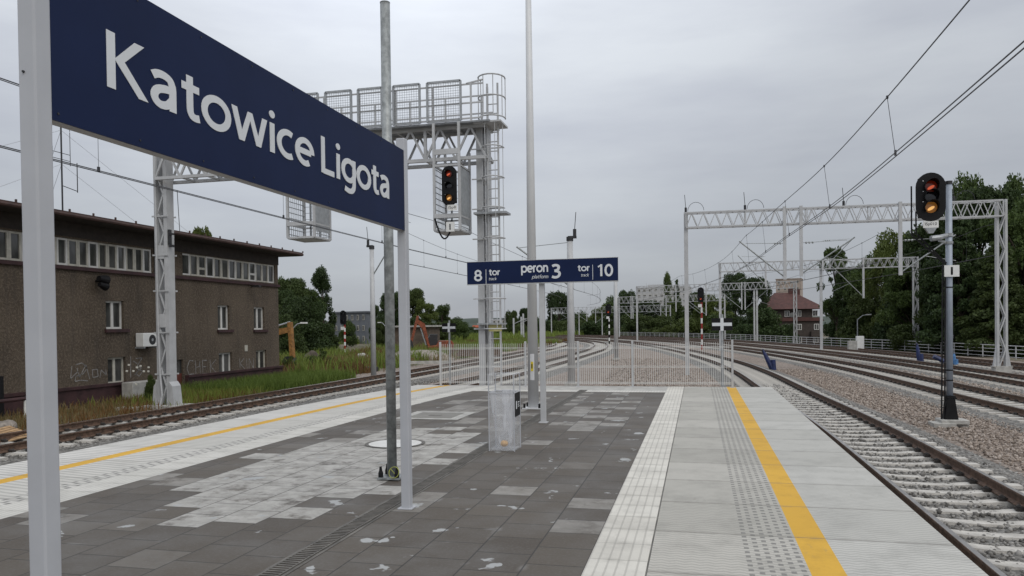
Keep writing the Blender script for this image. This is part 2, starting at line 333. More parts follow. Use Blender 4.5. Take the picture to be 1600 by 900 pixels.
# ------------------------------------------------------------------ mesh helpers
class MB:
    def __init__(s): s.v = []; s.f = []; s.mi = []; s.uv = {}; s.cur = 0
    def mat(s, i): s.cur = i; return s
    def add(s, vs, fs):
        o = len(s.v); s.v += [tuple(v) for v in vs]
        for f in fs: s.f.append(tuple(o+i for i in f)); s.mi.append(s.cur)
        return s
    def quad(s, a, b, c, d, uv=None):
        if uv: s.uv[len(s.f)] = uv
        return s.add([a, b, c, d], [(0, 1, 2, 3)])
    def box(s, c, d, rz=0.0, ax=None):
        x, y, z = (q/2 for q in d); vs = []
        for k in (-1, 1):
            for j in (-1, 1):
                for i in (-1, 1):
                    p = Vector((i*x, j*y, k*z))
                    if ax is not None: p = ax @ p
                    elif rz: p = Matrix.Rotation(rz, 3, 'Z') @ p
                    vs.append(p+Vector(c))
        return s.add(vs, [(0, 2, 3, 1), (4, 5, 7, 6), (0, 1, 5, 4), (2, 6, 7, 3), (0, 4, 6, 2), (1, 3, 7, 5)])
    def box2(s, a, b):
        return s.box([(p+q)/2 for p, q in zip(a, b)], [abs(q-p) for p, q in zip(a, b)])
    def frame(s, p0, p1):
        d = (Vector(p1)-Vector(p0)); l = d.length; d.normalize()
        a = Vector((0, 0, 1)) if abs(d.z) < .95 else Vector((0, 1, 0))
        x = d.cross(a).normalized(); y = x.cross(d).normalized()
        return d, x, y, l
    def bar(s, p0, p1, w=.05, h=None):
        h = h or w; d, x, y, l = s.frame(p0, p1)
        return s.box((Vector(p0)+Vector(p1))/2, (w, h, l), ax=Matrix((x, y, d)).transposed())
    def tube(s, pts, r, n=8, r1=None, cap=True):
        pts = [Vector(p) for p in pts]; N = len(pts); vs = []
        px = None
        for i, p in enumerate(pts):
            d = (pts[min(i+1, N-1)]-pts[max(i-1, 0)]).normalized()
            if px is None:
                a = Vector((0, 0, 1)) if abs(d.z) < .95 else Vector((0, 1, 0)); px = d.cross(a).normalized()
            else: px = (px-d*px.dot(d)).normalized()
            py = d.cross(px)
            rr = r[i] if isinstance(r, (list, tuple)) else (r if r1 is None else r+(r1-r)*i/max(1, N-1))
            for j in range(n):
                a = 2*math.pi*j/n; vs.append(p+px*math.cos(a)*rr+py*math.sin(a)*rr)
        fs = [(i*n+j, i*n+(j+1) % n, (i+1)*n+(j+1) % n, (i+1)*n+j) for i in range(N-1) for j in range(n)]
        if cap: fs += [tuple(range(n-1, -1, -1)), tuple((N-1)*n+j for j in range(n))]
        return s.add(vs, fs)
    def prism(s, poly, y0, y1, fn):
        "poly in 2D extruded between two depths; fn(a, b, y) gives the point"
        n = len(poly); vs = [fn(a, b, y0) for a, b in poly]+[fn(a, b, y1) for a, b in poly]
        fs = [tuple(range(n)), tuple(range(2*n-1, n-1, -1))]+[(i, i+n, (i+1) % n+n, (i+1) % n) for i in range(n)]
        return s.add(vs, fs)
    def build(s, name, mats, parent=None, smooth=False, bevel=0):
        me = bpy.data.meshes.new(name); me.from_pydata(s.v, [], s.f)
        for m in (mats if isinstance(mats, (list, tuple)) else [mats]): me.materials.append(M[m] if isinstance(m, str) else m)
        me.polygons.foreach_set('material_index', s.mi)
        if s.uv:
            ul = me.uv_layers.new(name='UVMap')
            for fi, uv in s.uv.items():
                for li, q in zip(me.polygons[fi].loop_indices, uv): ul.data[li].uv = q
        bm = bmesh.new(); bm.from_mesh(me); bmesh.ops.recalc_face_normals(bm, faces=bm.faces); bm.to_mesh(me); bm.free()
        if smooth: me.polygons.foreach_set('use_smooth', [True]*len(me.polygons))
        o = bpy.data.objects.new(name, me); col.objects.link(o)
        if parent is not None: o.parent = parent
        if bevel:
            b = o.modifiers.new('bevel', 'BEVEL'); b.width = bevel; b.segments = 2; b.limit_method = 'ANGLE'
        return o
def tag(o, label=None, cat=None, group=None, kind=None):
    if label: o['label'] = label
    if cat: o['category'] = cat
    if group: o['group'] = group
    if kind: o['kind'] = kind
    return o
def thing(name, label, cat, loc=(0, 0, 0), rz=0, group=None):
    o = bpy.data.objects.new(name, None); col.objects.link(o); o.empty_display_size = .2
    o.location = loc; o.rotation_euler = (0, 0, rz); return tag(o, label, cat, group)
def kids(o): return [c for c in bpy.data.objects if c.parent is o]
def copy_tree(o, parent=None, cache={}):
    c = o.copy(); col.objects.link(c)
    if parent is not None: c.parent = parent
    for ch in kids(o): copy_tree(ch, c)
    return c
def npmesh(name, V, Fq, mats, parent=None):
    me = bpy.data.meshes.new(name); k = Fq.shape[1]
    me.vertices.add(len(V)); me.vertices.foreach_set('co', V.astype(np.float32).ravel())
    me.loops.add(Fq.size); me.loops.foreach_set('vertex_index', Fq.astype(np.int32).ravel())
    me.polygons.add(len(Fq)); me.polygons.foreach_set('loop_start', np.arange(0, Fq.size, k, dtype=np.int32)); me.polygons.foreach_set('loop_total', np.full(len(Fq), k, np.int32))
    me.update(calc_edges=True); me.validate()
    for m in mats: me.materials.append(M[m])
    o = bpy.data.objects.new(name, me); col.objects.link(o)
    if parent is not None: o.parent = parent
    return o
def text(parent, name, s, mat, org, u, v, w, h, depth=.004, bold=.0, shear=0.0):
    "lettering as a mesh whose ink box starts at org and measures w by h along u and v"
    cu = bpy.data.curves.new(name, 'FONT'); cu.body = s; cu.offset = bold; cu.shear = shear; cu.extrude = .01; cu.resolution_u = 6
    to = bpy.data.objects.new(name, cu); col.objects.link(to); bpy.context.view_layer.update()
    me = bpy.data.meshes.new_from_object(to.evaluated_get(bpy.context.evaluated_depsgraph_get())); bpy.data.objects.remove(to)
    co = np.array([x.co for x in me.vertices]); lo, hi = co.min(0), co.max(0)
    U, V = Vector(u).normalized(), Vector(v).normalized(); N = U.cross(V)
    for x in me.vertices:
        a = (x.co.x-lo[0])/(hi[0]-lo[0])*w; bb = (x.co.y-lo[1])/(hi[1]-lo[1])*h; c = (x.co.z-lo[2])/(hi[2]-lo[2])*depth
        x.co = Vector(org)+U*a+V*bb+N*c
    me.materials.clear(); me.materials.append(M[mat]); me.name = name
    o = bpy.data.objects.new(name, me); col.objects.link(o); o.parent = parent; return o

def el(cx, cy, rx, ry, a0=0, a1=360, n=28):
    return [(cx+rx*math.cos(R(a0+(a1-a0)*i/n)), cy+ry*math.sin(R(a0+(a1-a0)*i/n))) for i in range(n+1)]
def smooth(p, k=5):
    q = [Vector((*a, 0)) for a in p]; q = [q[0]*2-q[1]]+q+[q[-1]*2-q[-2]]; o = []
    for i in range(1, len(q)-2):
        a, b, c, d = q[i-1:i+3]
        for j in range(k):
            t = j/k; o.append(.5*((2*b)+(c-a)*t+(2*a-5*b+4*c-d)*t*t+(3*b-a-3*c+d)*t**3))
    return [(v.x, v.y) for v in o+[q[-2]]]
# humanist sans letters: s = stroked centre line, p = filled outline, o = closed stroke; last number is the advance
ABC = {
 'K': ([('s', [(.085, 0), (.085, .7)]), ('p', [(.125, .375), (.39, .7), (.52, .7), (.235, .365)]), ('p', [(.135, .37), (.24, .41), (.565, 0), (.435, 0)])], .57),
 'a': ([('s', smooth([(.06, .405), (.13, .445), (.22, .455), (.31, .425), (.35, .35)])+[(.355, .3), (.355, 0)]), ('s', smooth([(.355, .285), (.24, .275), (.13, .235), (.082, .15), (.11, .075), (.185, .045), (.28, .075), (.345, .15)]))], .48),
 't': ([('s', [(.145, .62), (.145, .3)]+smooth([(.145, .2), (.15, .12), (.18, .06), (.235, .044), (.3, .055)])), ('s', [(.01, .455), (.3, .455)])], .335),
 'o': ([('o', el(.27, .25, .217, .208))], .545),
 'w': ([('p', [(.005, .5), (.115, .5), (.255, 0), (.15, 0)]), ('p', [(.15, 0), (.255, 0), (.425, .5), (.335, .5)]), ('p', [(.335, .5), (.425, .5), (.605, 0), (.505, 0)]), ('p', [(.505, 0), (.605, 0), (.75, .5), (.645, .5)])], .765),
 'i': ([('s', [(.1, 0), (.1, .5)]), ('p', el(.1, .645, .064, .064, 0, 345, 23))], .205),
 'c': ([('s', el(.275, .25, .217, .208, 62, 298))], .45),
 'e': ([('s', [(.08, .255), (.43, .255)]), ('s', el(.265, .25, .205, .208, -2, 302))], .5),
 'L': ([('s', [(.085, .7), (.085, 0)]), ('s', [(.085, .046), (.42, .046)])], .455),
 'g': ([('o', el(.255, .255, .2, .2)), ('s', [(.43, .5), (.43, .05)]+smooth([(.43, .0), (.41, -.09), (.34, -.15), (.24, -.162), (.1, -.13)]))], .525),
 '8': ([('o', el(.26, .5, .165, .145)), ('o', el(.26, .195, .2, .16))], .52),
 'r': ([('s', [(.085, 0), (.085, .5)]), ('s', smooth([(.085, .28), (.11, .38), (.17, .44), (.28, .45)]))], .31),
 'k': ([('s', [(.085, 0), (.085, .74)]), ('p', [(.125, .26), (.31, .5), (.44, .5), (.23, .255)]), ('p', [(.135, .255), (.24, .3), (.455, 0), (.33, 0)])], .45),
 'p': ([('s', [(.085, .5), (.085, -.21)]), ('o', el(.285, .25, .205, .208))], .53),
 'n': ([('s', [(.085, 0), (.085, .5)]), ('s', smooth([(.085, .3), (.13, .4), (.25, .453), (.36, .41), (.4, .3)])+[(.4, .2), (.4, 0)])], .5),
 'm': ([('s', [(.085, 0), (.085, .5)]), ('s', smooth([(.085, .3), (.12, .4), (.22, .453), (.31, .41), (.345, .3)])+[(.345, .2), (.345, 0)]), ('s', smooth([(.345, .3), (.38, .4), (.48, .453), (.57, .41), (.605, .3)])+[(.605, .2), (.605, 0)])], .71),
 'l': ([('s', [(.085, 0), (.085, .74)])], .19),
 'f': ([('s', smooth([(.31, .7), (.22, .71), (.165, .66), (.15, .56)])+[(.15, .5), (.15, 0)]), ('s', [(.02, .455), (.28, .455)])], .3),
 '3': ([('s', smooth([(.06, .6), (.14, .645), (.25, .65), (.345, .6), (.355, .5), (.29, .41), (.16, .37)])), ('s', smooth([(.16, .37), (.3, .345), (.39, .27), (.385, .15), (.3, .065), (.17, .045), (.04, .085)]))], .47),
 '1': ([('s', [(.27, 0), (.27, .69)]), ('p', [(.09, .5), (.06, .58), (.24, .69), (.27, .6)])], .45),
 '0': ([('o', el(.27, .34, .195, .3))], .54), ' ': ([], .2)}
def word(parent, s, org, u, v, w, cap=None, inkh=None, t=.1, shear=0, depth=.002, mat='letter'):
    "lettering drawn with the alphabet above; baseline-left at org when cap is given, ink box otherwise"
    polys = []; x0 = 0
    for ch in s:
        gl, adv = ABC[ch]
        for kind, p in gl:
            if kind == 'p': polys.append([(x0+a, b) for a, b in p]); continue
            cl = kind == 'o'; q = p[:-1] if cl else p; n = len(q); L_, R_ = [], []
            for i in range(n):
                a = q[i-1] if (i or cl) else None; c = q[(i+1) % n] if (i < n-1 or cl) else None; b = q[i]
                d1 = Vector((b[0]-a[0], b[1]-a[1])).normalized() if a else None; d2 = Vector((c[0]-b[0], c[1]-b[1])).normalized() if c else None
                d = (d1+d2).normalized() if d1 and d2 else (d1 or d2); nn = Vector((-d.y, d.x)); k = 1/max(.5, (d.dot(d1) if d1 else 1))
                L_.append((x0+b[0]+nn.x*t/2*k, b[1]+nn.y*t/2*k)); R_.append((x0+b[0]-nn.x*t/2*k, b[1]-nn.y*t/2*k))
            polys.append((L_, R_, cl))
        x0 += adv
    flat = [pt for p in polys for pt in (p[0]+p[1] if isinstance(p, tuple) else p)]
    sh = lambda a, b: a+shear*b
    xa = min(sh(*q) for q in flat); xb = max(sh(*q) for q in flat); ya = min(q[1] for q in flat); yb = max(q[1] for q in flat)
    sx = w/(xb-xa); sy = cap/.7 if cap else inkh/(yb-ya); yo = 0 if cap else ya
    U, V = Vector(u).normalized(), Vector(v).normalized(); N = U.cross(V); mb = MB()
    for i, p in enumerate(polys):
        dz = depth+.00012*i
        P = lambda a, z: Vector(org)+U*((sh(*a)-xa)*sx)+V*((a[1]-yo)*sy)+N*z
        if isinstance(p, tuple):
            n = len(p[0])
            for j in range(n if p[2] else n-1):
                k = (j+1) % n; A, B_, C_, D = p[0][j], p[0][k], p[1][k], p[1][j]
                mb.add([P(A, dz), P(B_, dz), P(C_, dz), P(D, dz)], [(0, 1, 2, 3)]); mb.add([P(A, dz), P(B_, dz), P(B_, 0), P(A, 0)], [(0, 1, 2, 3)]); mb.add([P(C_, dz), P(D, dz), P(D, 0), P(C_, 0)], [(0, 1, 2, 3)])
        else:
            n = len(p); mb.add([P(a, dz) for a in p]+[P(a, 0) for a in p], [tuple(range(n))]+[(j, (j+1) % n, n+(j+1) % n, n+j) for j in range(n)])
    return mb.build('lettering', mat, parent)

# ------------------------------------------------------------------ track geometry
def spline(pts, step=1.0):
    P = [Vector((*p, 0)) for p in pts]; P = [P[0]*2-P[1]]+P+[P[-1]*2-P[-2]]; o = []
    for i in range(1, len(P)-2):
        a, b, c, d = P[i-1:i+3]; n = max(2, int((c-b).length/step))
        for j in range(n):
            t = j/n; o.append(.5*((2*b)+(c-a)*t+(2*a-5*b+4*c-d)*t*t+(3*b-a-3*c+d)*t**3))
    o.append(P[-2]); return o
def offset(path, d):
    o = []
    for i, p in enumerate(path):
        t = (path[min(i+1, len(path)-1)]-path[max(i-1, 0)]).normalized(); o.append(p+Vector((t.y, -t.x, 0))*d)
    return o
def resample(path, step):
    o = [path[0].copy()]; acc = 0
    for a, b in zip(path, path[1:]):
        l = (b-a).length; s = step-acc
        while s <= l: o.append(a+(b-a)*(s/l)); s += step
        acc = (acc+l) % step
    return o
A10 = [(3.46, -6), (3.46, 5), (3.44, 18), (3.05, 27.5), (2.55, 39.6), (1.4, 52), (-1.5, 71), (-6.5, 93.7), (-12.8, 114), (-21, 134), (-31, 152), (-44, 170)]
P10 = spline(A10)
PC = offset(P10, 5.7); PD = offset(P10, 9.7); PE = offset(P10, 13.8)
P8 = spline([(-9.85, -6), (-9.85, 10), (-9.8, 25), (-9.3, 40), (-9.3, 60), (-9.8, 78), (-12.3, 98), (-17.3, 115), (-26, 135), (-38, 154)])
PA = spline([(-14.9, -6), (-14.9, 14), (-14.6, 38), (-14.7, 62), (-15.6, 88), (-19.3, 108), (-25, 122), (-36, 142)])
def at_y(path, Y):
    for a, b in zip(path, path[1:]):
        if a.y <= Y <= b.y and b.y > a.y: return a.x+(b.x-a.x)*(Y-a.y)/(b.y-a.y)
    return path[-1].x
def ribbon(mb, path, prof, zoff=0):
    "prof: list of (offset, z)"
    lines = [offset(path, o) for o, z in prof]
    for j in range(len(prof)-1):
        for i in range(len(path)-1):
            mb.quad(lines[j][i]+Vector((0, 0, prof[j][1])), lines[j+1][i]+Vector((0, 0, prof[j+1][1])), lines[j+1][i+1]+Vector((0, 0, prof[j+1][1])), lines[j][i+1]+Vector((0, 0, prof[j][1])))

# ------------------------------------------------------------------ the ground
RAILFENCE = spline([(22.5, -6), (22.4, 20), (21.3, 45), (19.0, 62), (16.4, 75), (11.5, 92), (5.4, 116), (-4, 138), (-16, 160)], 2)
def zg(x, y):
    z = -1.1
    xf = at_y(RAILFENCE, max(-5, min(158, y)))
    d = x-(xf+2.0)
    if y > 158: d = max(d, (y-158)*.6)
    z -= max(0, min(1, d/8))*2.4
    z -= max(0, min(1, (y-165)/80))*5
    return z
def axisvals():
    a = [-3500, -2200, -1300, -800, -500, -320]; a += list(range(-220, -60, 20)); a += list(range(-60, 60, 3)); a += list(range(60, 220, 20)); a += [320, 500, 800, 1300, 2200, 3500]; return a
xs = axisvals(); ys = [-3500, -1500, -600, -200, -60]+list(range(-30, 180, 3))+list(range(180, 320, 20))+[400, 600, 1000, 1800, 3500]
mb = MB(); W = len(xs)
vs = [(x, y, zg(x, y)) for y in ys for x in xs]
mb.add(vs, [(j*W+i, j*W+i+1, (j+1)*W+i+1, (j+1)*W+i) for j in range(len(ys)-1) for i in range(W-1)])
tag(mb.build('ground', 'dirt', smooth=True), kind='structure')
mb = MB(); ribbon(mb, P10, [(-9, -1.085), (-6, -1.075), (-2.9, -1.06), (2.6, -1.03), (17.6, -1.03), (18.4, -1.09)])
tag(mb.build('stone_bed', 'pinkstone'), kind='structure')
mb = MB(); ribbon(mb, P8, [(-2.6, -1.09), (5, -1.065)])
tag(mb.build('stone_bed', 'pinkstone'), kind='structure')
mb = MB(); ribbon(mb, [p for p in PA if p.y > 30], [(-4.3, -1.094), (-3.4, -1.07), (-2, -1.07), (3, -1.075)])
tag(mb.build('stone_bed', 'pinkstone'), kind='structure')
for p in (P10, PC, PD, PE, P8, PA):
    mb = MB(); ribbon(mb, p, [(-2.1, -1.085), (-1.5, -.985), (-.5, -1.0), (.5, -1.0), (1.5, -.985), (2.1, -1.085)])
    tag(mb.build('ballast_bed', 'greystone'), kind='structure')
# far hills
mb = MB(); n = 60
ang = [R(-75+130*i/n) for i in range(n+1)]
for i in range(n):
    row = []
    for a in (ang[i], ang[i+1]):
        hgt = 10+5*math.sin(a*9)+3*math.sin(a*23+1)+(10*math.exp(-((a+.27)/.12)**2))
        row.append([Vector((math.sin(a)*d, math.cos(a)*d, z)) for d, z in ((1300, -12), (1600, hgt*.7), (1800, hgt), (2300, -12))])
    for j in range(3): mb.quad(row[0][j], row[1][j], row[1][j+1], row[0][j+1])
tag(mb.build('hills', 'hill', smooth=True), kind='structure')

# ------------------------------------------------------------------ the platform
YE = 19.75
def eL(y): return -8.12 + (0 if y < 5 else .0015*(y-5)**2) + (0 if y < 14 else .011*(y-14)**2)
Ys = [-5+i*.5 for i in range(int((YE+5)/.5)+1)]; Ys[-1] = YE
def strip(name, mat, x0, x1, y0=-5, y1=YE, rel=False):
    mb = MB(); ys = [y for y in Ys if y0 < y < y1]; ys = [y0]+ys+[y1]
    for a, b in zip(ys, ys[1:]):
        f = (lambda X, y: (eL(y)+X if rel else X) if not callable(X) else X(y))
        g = lambda X, y: (f(X, y)-eL(y)-3.0) if rel else f(X, y)
        P = [(f(x0, a), a), (f(x1, a), a), (f(x1, b), b), (f(x0, b), b)]
        U = [(g(x0, a), a), (g(x1, a), a), (g(x1, b), b), (g(x0, b), b)]
        mb.quad(*[(p[0], p[1], 0) for p in P], uv=U)
    return tag(mb.build(name, mat), kind='structure')
inner = lambda y: eL(y)+2.32
strip('platform_paving', 'paving', inner, -.735, y1=18.05)
strip('platform_guiding_strip', 'stripwhite', -.735, -.34)
strip('platform_slabs', 'edge_in', -.328, .685)
strip('platform_yellow_line', 'yellowline', .685, .9)
strip('platform_slabs', 'edge_out', .9, 1.75)
strip('platform_slabs', 'ledge_out', 0, .76, rel=True)
strip('platform_yellow_line', 'yellowline', .76, .97, rel=True)
strip('platform_slabs', 'ledge_in', .97, 1.9, rel=True)
strip('platform_guiding_strip', 'plainwhite', 1.9, 2.32, rel=True)
strip('platform_guiding_strip', 'plainwhite', inner, -.735, y0=18.05, y1=18.5)
strip('platform_slabs', 'concrete', inner, -.735, y0=18.5)
mb = MB()
for a, b in zip(Ys, Ys[1:]):
    mb.quad((eL(a), a, 0), (eL(b), b, 0), (eL(b), b, -.12), (eL(a), a, -.12)); mb.quad((eL(a), a, -.12), (eL(b), b, -.12), (eL(b)+.12, b, -.12), (eL(a)+.12, a, -.12)); mb.quad((eL(a)+.12, a, -.12), (eL(b)+.12, b, -.12), (eL(b)+.12, b, -1.15), (eL(a)+.12, a, -1.15))
    mb.quad((eL(a)+.02, a, -.02), (1.73, a, -.02), (1.73, b, -.02), (eL(b)+.02, b, -.02))
mb.quad((1.75, -5, 0), (1.75, YE, 0), (1.75, YE, -.12), (1.75, -5, -.12)); mb.quad((1.75, -5, -.12), (1.75, YE, -.12), (1.6, YE, -.12), (1.6, -5, -.12)); mb.quad((1.6, -5, -.12), (1.6, YE, -.12), (1.6, YE, -1.15), (1.6, -5, -1.15))
mb.quad((eL(YE), YE, 0), (1.75, YE, 0), (1.75, YE, -1.15), (eL(YE), YE, -1.15)); mb.quad((eL(-5), -5, 0), (1.75, -5, 0), (1.75, -5, -1.15), (eL(-5), -5, -1.15))
tag(mb.build('platform', 'concrete'), kind='structure')

# drainage channel with slotted grating
t = thing('drain_channel', 'long slotted drainage channel running down the dark platform paving', 'drain', (-2.7, 10, 0))
mb = MB(); mb.box((0, 0, .003), (.2, 17.0, .002)); mb.build('channel_edge', pm('worn channel edge', (.12, .112, .1), .8, 0, .4, 3), t)
mb = MB(); mb.box((0, 0, .005), (.125, 17.0, .002)); mb.build('slot_bed', 'soffit', t)
mb = MB(); y = -8.48
while y < 8.48: mb.box((0, y, .0085), (.12, .02, .005)); y += .042
for s in (-1, 1): mb.box((s*.066, 0, .0085), (.012, 17.0, .006))
mb.build('grating', 'iron', t)
# manholes
t = thing('manhole_cover', 'round concrete manhole cover with a dark iron ring in the pale slabs', 'manhole', (-4.03, 9.8, .004))
mb = MB(); n = 40
ring = lambda r, z: [(r*math.cos(2*math.pi*i/n), r*math.sin(2*math.pi*i/n), z) for i in range(n)]
mb.add(ring(.36, .003), [tuple(range(n))]); mb.build('lid', 'winframe', t)
mb = MB(); a, b_ = ring(.36, .005), ring(.41, .005); mb.add(a+b_, [(i, (i+1) % n, n+(i+1) % n, n+i) for i in range(n)]); mb.build('ring', 'iron', t)
t = thing('access_hatch', 'square white framed access hatch set in the dark paving', 'hatch', (-4.55, 13.0, .004))
mb = MB(); mb.box((0, 0, .002), (1.15, 1.15, .004)); mb.build('frame', 'concrete', t)
mb = MB(); mb.box((0, 0, .006), (.8, .8, .004)); mb.build('lid', 'plainwhite', t); mb = MB(); mb.box((0, -.06, .0095), (.22, .12, .003)); mb.build('grip', 'iron', t)

# ------------------------------------------------------------------ railway tracks
def rail_mesh(path, o):
    prof = [(-.07, -.17), (.07, -.17), (.07, -.155), (.012, -.13), (.012, -.045), (.036, -.035), (.036, -.006), (.03, 0), (-.03, 0), (-.036, -.006), (-.036, -.035), (-.012, -.045), (-.012, -.13), (-.07, -.155)]
    mb = MB(); n = len(prof); lines = [offset(path, o+a) for a, z in prof]
    for j in range(n):
        mb.mat(1 if j == 7 else 0); k = (j+1) % n
        z0, z1 = prof[j][1]-.76, prof[k][1]-.76
        for i in range(len(path)-1):
            mb.quad((*lines[j][i].xy, z0), (*lines[k][i].xy, z1), (*lines[k][i+1].xy, z1), (*lines[j][i+1].xy, z0))
    return mb
mb = MB()
pr = [(-1.3, -.005), (-.95, .0), (-.55, -.012), (-.3, -.035), (.3, -.035), (.55, -.012), (.95, .0), (1.3, -.005)]
for (a, za), (b_, zb) in zip(pr, pr[1:]):
    w = .098
    mb.quad((a, -w, za), (b_, -w, zb), (b_, w, zb), (a, w, za))
    mb.quad((a, -w, za), (b_, -w, zb), (b_, -w-.035, -.2), (a, -w-.035, -.2)); mb.quad((a, w, za), (b_, w, zb), (b_, w+.035, -.2), (a, w+.035, -.2))
for s in (-1, 1): mb.quad((s*1.3, -.098, -.005), (s*1.3, .098, -.005), (s*1.3, .15, -.2), (s*1.3, -.15, -.2))
mb.mat(1)
for s in (-1, 1):
    for q in (-1, 1):
        mb.box((s*.7525+q*.115, 0, .02), (.09, .1, .04)); mb.tube([(s*.7525+q*.06, -.05, .03), (s*.7525+q*.1, -.05, .06), (s*.7525+q*.15, 0, .05), (s*.7525+q*.1, .05, .06), (s*.7525+q*.06, .05, .03)], .012, 5)
slp = mb.build('sleeper', ['sleeper', 'clip']); slpmesh = slp.data; bpy.data.objects.remove(slp)
def track(path, label, nsleep=100, y0=3.0, grid=.6):
    t = thing('railway_track', label, 'railway track', (0, 0, 0), 0, 'railway tracks in the station')
    for s in (-1, 1): rail_mesh(path, s*.7525).build('rail', ['rust', 'railtop'], t)
    pts = resample(path, grid); n = 0; restV = []; restF = []
    bv = np.array([v.co for v in slpmesh.vertices]); bf = [tuple(p.vertices) for p in slpmesh.polygons if p.material_index == 0]
    for i, p in enumerate(pts[1:-1], 1):
        if p.y < y0: continue
        d = pts[i+1]-pts[i-1]; a = math.atan2(d.y, d.x)-math.pi/2
        if n < nsleep:
            o = bpy.data.objects.new('sleeper', slpmesh); col.objects.link(o); o.parent = t
            o.location = (p.x, p.y, -.935); o.rotation_euler = (rnd.uniform(-.01, .01), 0, a+rnd.uniform(-.01, .01)); n += 1
        else:
            c, s = math.cos(a), math.sin(a); off = len(restV)
            restV += [(p.x+c*q[0]-s*q[1], p.y+s*q[0]+c*q[1], -.935+q[2]) for q in bv]; restF += [tuple(off+k for k in f) for f in bf]
    if restV:
        m_ = MB(); m_.add(restV, restF); o = m_.build('distant_sleepers', 'sleeper', t); o['kind'] = 'stuff'
    return t
track(P10, 'nearest track right of the platform, beside the yellow line, with pale sleepers', 95)
track(PC, 'track just beyond the grey signal mast on the right', 95, 12)
track(PD, 'track right of the signal mast in front of the right lattice portal leg', 60, 22)
track(PE, 'farthest right track, closest to the white railing under the trees', 60, 30)
track(P8, 'track against the left platform edge that reappears beyond the mesh fence', 95, 16)
track(PA, 'left track in front of the brown building with rusty rails', 95, 8)

# loose stones lying on the beds close to the camera (nobody could count them)
ico = bmesh.new(); bmesh.ops.create_icosphere(ico, subdivisions=1, radius=1); IV = np.array([v.co for v in ico.verts]); IF = np.array([[v.index for v in f.verts] for f in ico.faces]); ico.free()
def scatter_stones(name, mat, pts, smin, smax, seed):
    g = np.random.default_rng(seed); n = len(pts)
    sc = g.uniform(smin, smax, (n, 1, 1))*g.uniform(.55, 1.2, (n, 1, 3))
    V = IV[None]*sc*g.uniform(.72, 1.2, (n, len(IV), 1))
    a = g.uniform(0, 6.28, n); ca, sa = np.cos(a)[:, None], np.sin(a)[:, None]
    t_ = g.uniform(-.7, .7, n); ct, st = np.cos(t_)[:, None], np.sin(t_)[:, None]
    x, y, z = V[..., 0], V[..., 1], V[..., 2]
    y, z = y*ct-z*st, y*st+z*ct; x, y = x*ca-y*sa, x*sa+y*ca
    V = np.stack([x, y, z], -1)+np.array(pts)[:, None, :]
    Fq = (IF[None]+(np.arange(n)*len(IV))[:, None, None]).reshape(-1, 3)
    return tag(npmesh(name, V.reshape(-1, 3), Fq, [mat]), kind='stuff')
g = np.random.default_rng(3)
def along(path, o0, o1, y0, y1, n, z, skip=None):
    P = [p for p in path if y0 <= p.y <= y1]; o = []
    for _ in range(n):
        w = g.random()**1.5; i = min(len(P)-2, int(w*(len(P)-1))); f = g.random(); p = P[i].lerp(P[i+1], f); d = g.uniform(o0, o1)
        if skip and skip(d): continue
        tt = (P[i+1]-P[i]).normalized(); q = p+Vector((tt.y, -tt.x, 0))*d; o.append((q.x, q.y, z(d)+g.uniform(-.012, .012)))
    return o
railgap = lambda d: abs(abs(d)-.7525) < .1
pts = along(P10, -1.5, 2.0, 4, 34, 17000, lambda d: -.992 if abs(d) < 1.5 else -1.0-.1*(abs(d)-1.5)/.6, railgap)
scatter_stones('loose_ballast', 'greyloose', pts, .022, .04, 5)
pts = along(P10, 1.9, 4.4, 5, 45, 17000, lambda d: -1.02); scatter_stones('loose_stones', 'pinkloose', pts, .022, .042, 6)
pts = along(PC, -1.9, -1.2, 14, 50, 3500, lambda d: -1.02)+along(PA, .7, 2.6, 9, 36, 6000, lambda d: -.99 if d < 1.5 else -1.04); scatter_stones('loose_ballast', 'greyloose', pts, .025, .042, 8)
pts = along(PC, 1.5, 2.8, 20, 60, 4000, lambda d: -1.02)+along(PD, 1.3, 2.8, 26, 70, 3500, lambda d: -1.02)+along(P10, -7, -2, 21, 60, 7000, lambda d: -1.06); scatter_stones('loose_stones', 'pinkloose', pts, .03, .05, 9)

# ------------------------------------------------------------------ big station name sign
t = thing('station_name_sign', 'large navy sign reading Katowice Ligota on two pale square posts', 'station sign', (-2.5, 4.4, 0))
def square_post(y, z1, w=.08, base=True):
    mb = MB(); mb.box((0, y, z1/2), (w, w, z1)); o = mb.build('post', 'postgrey', t, bevel=.008)
    if base:
        c = MB(); c.box((0, y, .006), (.13, .13, .012)); c.build('base_plate', 'postgrey', o, bevel=.003)
    return o
YA, YB = 2.49-4.4, 6.33-4.4
pa = square_post(YA, 3.6); pb = square_post(YB, 3.24)
mb = MB(); mb.tube([(-.012, YA-.0405, 2.6), (-.012, YA-.046, 2.6)], .005, 8); mb.build('screw', 'dark', pa)
y0, y1 = YA+.042, YB-.042; zb, zt = 2.435, 3.13
mb = MB(); mb.box2((-.035, y0, zb+.001), (.026, y1, zb+.014)); mb.box2((-.035, y0, zt-.016), (.026, y1, zt-.003)); mb.box2((-.035, y0, zb+.014), (.026, y0+.012, zt-.016)); mb.box2((-.035, y1-.012, zb+.014), (.026, y1, zt-.016))
mb.build('frame', 'frame', t)
mb = MB(); mb.box2((.0262, y0, zb), (.034, y1, zt)); mb.box2((-.034, y0+.0125, zb+.0145), (.0258, y1-.0125, zt-.0165)); pn = mb.build('panel', 'navy', t)
mb = MB()
for i in range(9):
    yy = y0+.03+(y1-y0-.06)*i/8
    for z in (zb+.03, zt-.03): mb.tube([(.034, yy, z), (.037, yy, z)], .005, 6)
mb.build('rivet', 'dark', pn)
